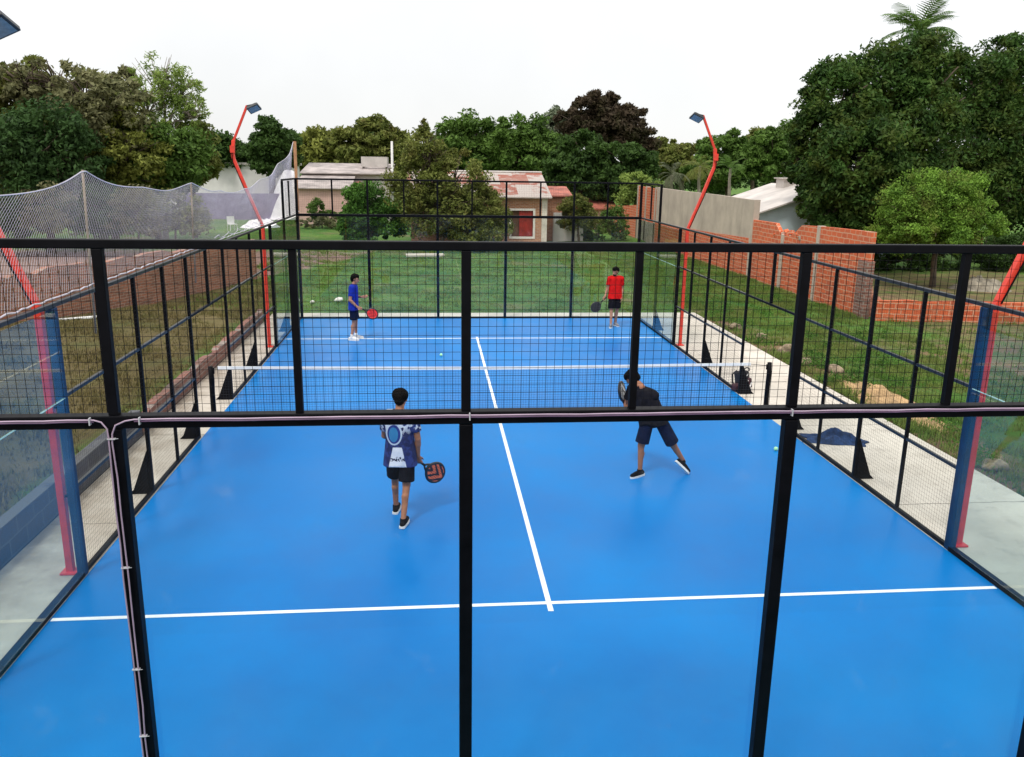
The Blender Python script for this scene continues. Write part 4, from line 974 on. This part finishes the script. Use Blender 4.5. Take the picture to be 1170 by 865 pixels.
def person(base, label, J, skin, shirt, shorts, shoe, sole, look, grip_axis, shirt_len=.06, hair_mat='hair', sock=None, beard=False, drape=False):
    B = Vector(base); root = empty('person', base); tag(root, label, 'person', 'padel players')
    J = {k: Vector(v)-B for k, v in J.items()}
    look = Vector(look).normalized(); upv = (J['head']-J['neck']).normalized(); side = look.cross(upv).normalized(); fwd = upv.cross(side).normalized()
    H = J['head']
    def hp(a, b, c): return H+side*a+fwd*b+upv*c     # right, forward, up
    body = MB()
    # head
    for c, r in ((hp(0, -.012, .025), .088), (hp(0, .015, .02), .080), (hp(0, -.03, .02), .082), (hp(0, .022, -.03), .070), (hp(0, .036, -.07), .052)):
        body.ell(c, (r*.92, r*.92, r), 14, 10)
    body.cap(hp(0, .085, .005), hp(0, .104, -.028), .010, .015, 8)
    for s in (-1, 1): body.cap(hp(s*.079, -.008, .015), hp(s*.081, -.012, -.018), .014, .010, 8)
    body.cap(J['neck']-upv*.03, H-upv*.04, .060, .054)
    # trunk under the shirt
    hl, hr, sl, srr = J['hip_l'], J['hip_r'], J['sh_l'], J['sh_r']; ch = J['chest']; pv = (hl+hr)/2
    body.cap(hl, hr, .085, .085); body.cap(pv, sl.lerp(srr, .5)-Vector((0, 0, .06)), .085, .085); body.cap(sl.lerp(srr, .18), srr.lerp(sl, .18), .075, .075)
    for q in ('l', 'r'):
        sh_, el, wr, hp_, kn, an = (J[k+'_'+q] for k in ('sh', 'el', 'wr', 'hip', 'knee', 'ank'))
        body.cap(sh_, el, .052, .040); body.cap(el, wr, .042, .027); body.cap(el, el.lerp(wr, .35), .040, .041)
        body.cap(hp_, kn, .085, .054); body.cap(kn, an, .050, .034); bk = (kn-hp_).normalized()
        calf = kn.lerp(an, .32)-J['toe_'+q+'_dir'].normalized()*.018; body.cap(calf, kn.lerp(an, .6), .047, .036)
        body.cap(an, an-Vector((0, 0, .02)), .036, .036)
        hand(body, wr, J['hd_'+q], grip_axis[q], q == 'r' or 'both' in grip_axis, 1 if q == 'r' else -1)
    bo = voxel(body, 'body', M[skin], root, .0065, 3)
    # face
    for s in (-1, 1): MB().ell((0, 0, 0), (.013, .009, .008), 10, 8).build('eye', M['eye'], root, True).location = hp(s*.031, .083, .022)
    for s in (-1, 1): MB().cap(hp(s*.018, .092, .043), hp(s*.045, .082, .045), .005, .004, 6).build('eyebrow', M[hair_mat], root, True)
    MB().cap(hp(-.022, .082, -.052), hp(.022, .082, -.052), .006, .006, 6).build('mouth', M['lip'], root, True)
    hair = MB()
    for c, r in ((hp(0, -.03, .055), .088), (hp(0, -.045, .02), .084), (hp(0, .02, .072), .070), (hp(.025, -.04, .05), .082), (hp(-.025, -.04, .05), .082), (hp(0, -.055, -.02), .066)): hair.ell(c, (r, r, r), 14, 10)
    ho = voxel(hair, 'hair', M[hair_mat], root, .006, 2)
    rh = random.Random(3)
    for v in ho.data.vertices: v.co += v.normal*(rh.uniform(-.006, .009)-.004)
    if beard:
        bd = MB(); bd.ell(hp(0, .045, -.078), (.050, .050, .034), 12, 8); voxel(bd, 'beard', M[hair_mat], root, .008, 2)
    # clothes
    cl = MB(); sx = (srr-sl)
    cl.cap(sl.lerp(srr, .10), srr.lerp(sl, .10), .088, .088)
    for k in (.16, .32, .5, .68, .84):
        a = sl.lerp(srr, k)-Vector((0, 0, .02)); b = hl.lerp(hr, (k-.5)*1.45+.5)+Vector((0, 0, -shirt_len)); m_ = a.lerp(b, .45)
        q_ = 1-.35*abs(k-.5)/.34*(abs(k-.5) > .3); cl.cap(a, m_, .112*q_, .120*q_); cl.cap(m_, b, .120*q_, .134, flat_b=True)
    cl.cap(sl.lerp(srr, .5)-Vector((0, 0, .03)), J['neck']+upv*.018, .085, .066, flat_b=True)
    for q in ('l', 'r'):
        sh_, el = J['sh_'+q], J['el_'+q]; cl.cap(sh_, sh_.lerp(el, .68), .072, .066, flat_b=True)
    if drape:      # cloth hanging from the reaching arm down to the hip
        for f_ in (.1, .35, .6): cl.cap(srr.lerp(J['el_r'], f_), hr.lerp(srr, .12), .062, .10)
    voxel(cl, 'shirt', M[shirt], root, .010, 4)
    so = MB(); so.cap(hl, hr, .098, .098)
    for q in ('l', 'r'):
        hp_, kn = J['hip_'+q], J['knee_'+q]; so.cap(hp_, hp_.lerp(kn, .3), .096, .100); so.cap(hp_.lerp(kn, .3), hp_.lerp(kn, .88), .100, .104, flat_b=True)
    voxel(so, 'shorts', M[shorts], root, .010, 4)
    for q in ('l', 'r'):
        an = J['ank_'+q]; d = J['toe_'+q+'_dir'].normalized(); heel = an-d*.05; nrm = J.get('sole_'+q, Vector((0, 0, 1)))
        nrm = (nrm-d*nrm.dot(d)).normalized()
        s = MB(); hl_ = heel-nrm*.045; te = an+d*.165-nrm*.055
        s.cap(hl_, an+d*.07-nrm*.045, .037, .042); s.cap(an+d*.07-nrm*.045, te, .042, .032); s.cap(an-nrm*.035, an+nrm*.015, .045, .043, flat_b=True)
        sh = voxel(s, 'shoe', M[shoe], root, .008, 3)
        w = nrm.cross(d).normalized(); so_ = MB(); pts = []
        prof = [(-.088, .022), (-.075, .036), (0, .040), (.08, .046), (.15, .040), (.185, .026), (.20, .008)]
        up_ = [an+d*a-nrm*.075 for a, b in prof]
        lo = len(so_.v)
        out = [an+d*a+w*b for a, b in prof]+[an+d*a-w*b for a, b in reversed(prof)]
        so_.v = [tuple(v-nrm*.094) for v in out]+[tuple(v-nrm*.066) for v in out]; n = len(out)
        so_.f = [tuple(reversed(range(n))), tuple(range(n, 2*n))]+[(i, (i+1) % n, n+(i+1) % n, n+i) for i in range(n)]
        so_.build('sole', M[sole], sh)
        if sock:
            MB().cap(an-nrm*.01, an+(J['knee_'+q]-an)*.16, .042, .040, flat_b=True).build('sock', M[sock], root, True)
    return root
def racket(name, grip, axis, normal, label, face, rim, throat='racket_dark'):
    """padel racket: grip at the origin, head along +y"""
    y = Vector(axis).normalized(); z = perp(y, Vector(normal)); x = y.cross(z)
    mt = Matrix((x, y, z)).transposed().to_4x4(); mt.translation = Vector(grip)
    root = empty(name); root.matrix_world = mt; tag(root, label, 'racket', 'padel rackets')
    def outl(k=1.0):
        pts = []
        for i in range(40):
            a = 2*math.pi*i/40; rx = .128; ry = .142
            px = math.sin(a)*rx*(1 if math.cos(a) > 0 else 1-.16*(math.cos(a)**2)); pts.append((px*k, .305-ry*-math.cos(a)*k))
        return pts
    o = outl(.97); fm = MB(); n = len(o)
    fm.v = [(a, b, -.016) for a, b in o]+[(a, b, .016) for a, b in o]; fm.f = [tuple(reversed(range(n))), tuple(range(n, 2*n))]+[(i, (i+1) % n, n+(i+1) % n, n+i) for i in range(n)]
    fm.build('face', face, root)
    rm = MB(); pts = [(a, b, 0) for a, b in outl()]; rm.tube(pts+[pts[0], pts[1]], .0205, 8, False).build('rim', M[rim], root, True)
    MB().tube([(-.07, .20, 0), (-.03, .13, 0), (0, .09, 0)], .014, 8).tube([(.07, .20, 0), (.03, .13, 0), (0, .09, 0)], .014, 8).build('throat', M[throat], root, True)
    MB().tube([(0, .11, 0), (0, .09, 0), (0, -.07, 0), (0, -.075, 0), (0, -.095, 0)], [.014, .0165, .0165, .021, .020], 10).build('grip', M['grip'], root, True)
    MB().tube([(0, -.095, 0), (.03, -.12, .01), (.02, -.17, .01), (-.02, -.16, 0), (0, -.095, 0)], .003, 5).build('wrist_cord', M['grip'], root)
    return root
def face_mat(name, c1, c2, holes=True, stripes=0.0):
    m, t, b = new_mat(name); c = t.nodes.new('ShaderNodeTexCoord'); s = t.nodes.new('ShaderNodeSeparateXYZ'); t.links.new(c.outputs['Object'], s.inputs[0])
    cb = t.nodes.new('ShaderNodeCombineXYZ'); t.links.new(s.outputs['X'], cb.inputs[0]); t.links.new(math_n(t, 'SUBTRACT', s.outputs['Y'], .305), cb.inputs[1])
    w = math_n(t, 'ADD', math_n(t, 'MULTIPLY', math_n(t, 'ABSOLUTE', s.outputs['X']), 1.5), math_n(t, 'MULTIPLY', s.outputs['Y'], 1.0))
    st_ = math_n(t, 'FRACT', math_n(t, 'MULTIPLY', math_n(t, 'ADD', w, math_n(t, 'MULTIPLY', noise(t, 9, 3), .10)), 8.0))
    col = mixc(t, mapr(t, st_, .40, .48), c1, c2)
    if holes:
        fx = math_n(t, 'SUBTRACT', math_n(t, 'FRACT', math_n(t, 'ADD', math_n(t, 'DIVIDE', s.outputs['X'], .026), 100.5)), .5); fy = math_n(t, 'SUBTRACT', math_n(t, 'FRACT', math_n(t, 'DIVIDE', s.outputs['Y'], .026)), .5)
        d = math_n(t, 'ADD', math_n(t, 'POWER', math_n(t, 'ABSOLUTE', fx), 2), math_n(t, 'POWER', math_n(t, 'ABSOLUTE', fy), 2))
        ln = t.nodes.new('ShaderNodeVectorMath'); ln.operation = 'LENGTH'; t.links.new(cb.outputs[0], ln.inputs[0])
        hm = math_n(t, 'MULTIPLY', mapr(t, d, .055, .075, 1, 0), mapr(t, ln.outputs['Value'], .088, .092, 1, 0))
        col = mixc(t, hm, col, (.01, .01, .012))
    t.links.new(col, b.inputs['Base Color']); b.inputs['Roughness'].default_value = .35; return m

def printed_shirt():
    """navy jersey with a pale camouflage yoke, a light blue ring on the back and a white patch with a dark scrawl"""
    m, t, b = new_mat('printed_shirt'); c = t.nodes.new('ShaderNodeTexCoord'); s = t.nodes.new('ShaderNodeSeparateXYZ'); t.links.new(c.outputs['Object'], s.inputs[0])
    X, Z = s.outputs['X'], s.outputs['Z']; Yc = s.outputs['Y']
    col = mixc(t, mapr(t, noise(t, 9, 4), .46, .54), (.007, .012, .075), (.018, .035, .17))
    yoke = mapr(t, Z, 1.13, 1.26, 0, 1)
    col = mixc(t, math_n(t, 'MULTIPLY', yoke, mapr(t, noise(t, 17, 2), .50, .54)), col, (.62, .66, .76))
    back = mapr(t, Yc, -.02, .0, 1, 0)
    def ellm(cx, cz, rx, rz, lo, hi):
        dx = math_n(t, 'DIVIDE', math_n(t, 'SUBTRACT', X, cx), rx); dz = math_n(t, 'DIVIDE', math_n(t, 'SUBTRACT', Z, cz), rz)
        d = math_n(t, 'SQRT', math_n(t, 'ADD', math_n(t, 'POWER', math_n(t, 'ABSOLUTE', dx), 2), math_n(t, 'POWER', math_n(t, 'ABSOLUTE', dz), 2)))
        return math_n(t, 'MULTIPLY', back, mapr(t, d, lo, hi, 1, 0))
    col = mixc(t, ellm(-.07, 1.17, .105, .15, .95, 1.0), col, (.50, .58, .70)); col = mixc(t, ellm(-.07, 1.165, .085, .125, .95, 1.0), col, (.012, .03, .2)); col = mixc(t, ellm(-.075, 1.16, .06, .10, .9, 1.0), col, (.03, .20, .42))
    pz = math_n(t, 'MULTIPLY', mapr(t, Z, .70, .71), mapr(t, Z, 1.0, .99))
    hw = mapr(t, Z, .70, 1.0, .12, .055)
    px = mapr(t, math_n(t, 'SUBTRACT', math_n(t, 'ABSOLUTE', math_n(t, 'ADD', X, .03)), hw), -.003, .003, 1, 0)
    pm = math_n(t, 'MULTIPLY', math_n(t, 'MULTIPLY', pz, px), back)
    col = mixc(t, pm, col, (.70, .72, .80))
    mp = t.nodes.new('ShaderNodeMapping'); mp.inputs['Scale'].default_value = (60, 1, 34); t.links.new(c.outputs['Object'], mp.inputs[0])
    scr = math_n(t, 'MULTIPLY', mapr(t, noise(t, 1, 2, mp.outputs[0]), .48, .51), math_n(t, 'MULTIPLY', mapr(t, Z, .81, .815), mapr(t, Z, .875, .87)))
    col = mixc(t, math_n(t, 'MULTIPLY', scr, pm), col, (.01, .012, .05))
    t.links.new(col, b.inputs['Base Color']); b.inputs['Roughness'].default_value = .85; return m
M['printed_shirt'] = printed_shirt()
for k in ('shirt_black', 'shorts_black', 'shorts_navy', 'shirt_blue', 'shirt_red', 'printed_shirt', 'cloth_navy'):
    t_ = M[k].node_tree; c_ = t_.nodes.new('ShaderNodeTexCoord'); m_p = t_.nodes.new('ShaderNodeMapping')
    m_p.inputs['Scale'].default_value = (7, 7, 3.2); m_p.inputs['Rotation'].default_value = (.5, .3, 0); t_.links.new(c_.outputs['Object'], m_p.inputs[0])
    bump(t_, t_.nodes['Principled BSDF'], noise(t_, 1.0, 3, m_p.outputs[0], .5), .9, .06)

# near left player, walking away, racket low in his right hand
p3 = dict(head=(-1.595, -4.58, 1.575), neck=(-1.61, -4.63, 1.43), chest=(-1.62, -4.64, 1.22), sh_l=(-1.785, -4.62, 1.37), sh_r=(-1.435, -4.66, 1.37),
          el_l=(-1.81, -4.53, 1.08), wr_l=(-1.72, -4.33, .98), el_r=(-1.385, -4.68, 1.08), wr_r=(-1.385, -4.62, .83),
          hd_l=(.2, .6, -.6), hd_r=(.15, .15, -1), hip_l=(-1.70, -4.64, .89), hip_r=(-1.52, -4.66, .89),
          knee_l=(-1.69, -4.49, .49), knee_r=(-1.535, -4.73, .48), ank_l=(-1.685, -4.46, .094), ank_r=(-1.575, -4.93, .100), toe_l_dir=(.15, 1, 0), toe_r_dir=(.25, 1, 0))
person((-1.61, -4.65, 0), 'dark haired player seen from behind in printed blue jersey and black shorts', {k: (Vector(v)+(Vector((-1.61, -4.65, 0)) if k.startswith(('hd', 'toe', 'sole')) else Vector())) for k, v in p3.items()},
       'skin', 'printed_shirt', 'shorts_black', 'shoe_black', 'sole_white', (.25, 1, -.05), {'l': (1, 0, 0), 'r': (-.9, .1, .35)}, .16)
racket('padel_racket', (-1.368, -4.575, .735), (.62, .40, -.62), (.05, -.93, .30), 'dark padel racket with orange and white flashes held low by the player in printed jersey', face_mat('racket_orange', (.02, .02, .022), (.80, .16, .06)), 'racket_dark')

# near right player, lunging to the left, back foot off its heel
B4 = Vector((2.03, -3.28, 0))
p4 = dict(head=(1.735, -3.10, 1.43), neck=(1.825, -3.16, 1.345), chest=(1.90, -3.22, 1.20), sh_l=(1.74, -3.06, 1.28), sh_r=(2.03, -3.27, 1.22),
          el_l=(1.68, -2.98, 1.02), wr_l=(1.72, -3.06, .84), el_r=(1.96, -3.02, .97), wr_r=(1.78, -2.96, .88), hd_l=(-.3, .3, .2), hd_r=(-.85, .1, .25),
          hip_l=(1.95, -3.28, .86), hip_r=(2.13, -3.32, .85), knee_l=(1.865, -3.30, .46), knee_r=(2.36, -3.30, .45), ank_l=(1.86, -3.33, .094), ank_r=(2.53, -3.26, .20),
          toe_l_dir=(-.75, -.50, 0), toe_r_dir=(.66, -.10, -.62), sole_r=(.62, .25, .62))
person(tuple(B4), 'player in black shirt and navy shorts lunging towards the net', {k: (Vector(v)+(B4 if k.startswith(('hd', 'toe', 'sole')) else Vector())) for k, v in p4.items()},
       'skin', 'shirt_black', 'shorts_navy', 'shoe_black', 'sole_white', (-.85, .55, -.25), {'l': (1, 0, 0), 'r': (.2, .1, -.9)}, .07, drape=True)
racket('padel_racket', (1.69, -2.95, .91), (-.24, -.05, .95), (.88, -.48, .1), 'white and black padel racket raised before the chest of the lunging player', face_mat('racket_mono', (.02, .02, .022), (.75, .75, .75)), 'racket_dark')

# far left player in blue, turned to the right
B1 = Vector((-3.2, 6.85, 0))
p1 = dict(head=(-3.135, 6.85, 1.575), neck=(-3.17, 6.85, 1.43), chest=(-3.19, 6.85, 1.22), sh_r=(-3.205, 6.67, 1.37), sh_l=(-3.175, 7.03, 1.37),
          el_r=(-3.26, 6.62, 1.07), wr_r=(-3.075, 6.64, .88), el_l=(-3.13, 7.09, 1.09), wr_l=(-2.99, 6.95, 1.10), hd_r=(1, 0, -.35), hd_l=(.9, -.25, .2),
          hip_r=(-3.2, 6.76, .89), hip_l=(-3.2, 6.94, .89), knee_r=(-3.19, 6.77, .49), knee_l=(-3.16, 6.95, .49), ank_r=(-3.26, 6.75, .094), ank_l=(-3.17, 6.98, .094),
          toe_r_dir=(1, -.25, 0), toe_l_dir=(1, .1, 0))
person(tuple(B1), 'player in royal blue shirt and navy shorts waiting beyond the net', {k: (Vector(v)+(B1 if k.startswith(('hd', 'toe', 'sole')) else Vector())) for k, v in p1.items()},
       'skin_pale', 'shirt_blue', 'shorts_navy', 'shoe_white', 'sole_white', (1, -.1, -.03), {'r': (.2, 0, .9), 'l': (0, 0, 1)}, .10, sock='shoe_white')
racket('padel_racket', (-2.985, 6.665, .85), (.86, -.05, -.42), (.1, -1, .1), 'red padel racket with black rim in the hands of the blue shirted player', face_mat('racket_redface', (.80, .03, .03), (.55, .015, .02)), 'racket_dark')

# far right player in red, facing the viewer
B2 = Vector((4.03, 8.6, 0))
p2 = dict(head=(3.995, 8.57, 1.575), neck=(4.01, 8.60, 1.43), chest=(4.02, 8.60, 1.22), sh_r=(3.845, 8.60, 1.38), sh_l=(4.195, 8.60, 1.38),
          el_r=(3.80, 8.60, 1.10), wr_r=(3.72, 8.52, .88), el_l=(4.235, 8.62, 1.09), wr_l=(4.20, 8.54, .86), hd_r=(-.3, -.15, -.9), hd_l=(-.05, -.2, -1),
          hip_r=(3.94, 8.6, .89), hip_l=(4.12, 8.6, .89), knee_r=(3.92, 8.53, .48), knee_l=(4.10, 8.60, .48), ank_r=(3.91, 8.46, .094), ank_l=(4.09, 8.68, .094),
          toe_r_dir=(-.25, -1, 0), toe_l_dir=(.35, -1, 0))
person(tuple(B2), 'bearded player in red shirt and black shorts by the far glass', {k: (Vector(v)+(B2 if k.startswith(('hd', 'toe', 'sole')) else Vector())) for k, v in p2.items()},
       'skin_pale', 'shirt_red', 'shorts_black', 'shoe_grey', 'sole_white', (-.75, -1, -.05), {'r': (.8, 0, .4), 'l': (0, 1, 0)}, .08, beard=True)
racket('padel_racket', (3.68, 8.50, .79), (-.72, -.1, -.66), (.1, -1, .1), 'all black padel racket hanging from the hand of the red shirted player', face_mat('racket_blackface', (.015, .015, .017), (.03, .03, .034)), 'racket_dark')
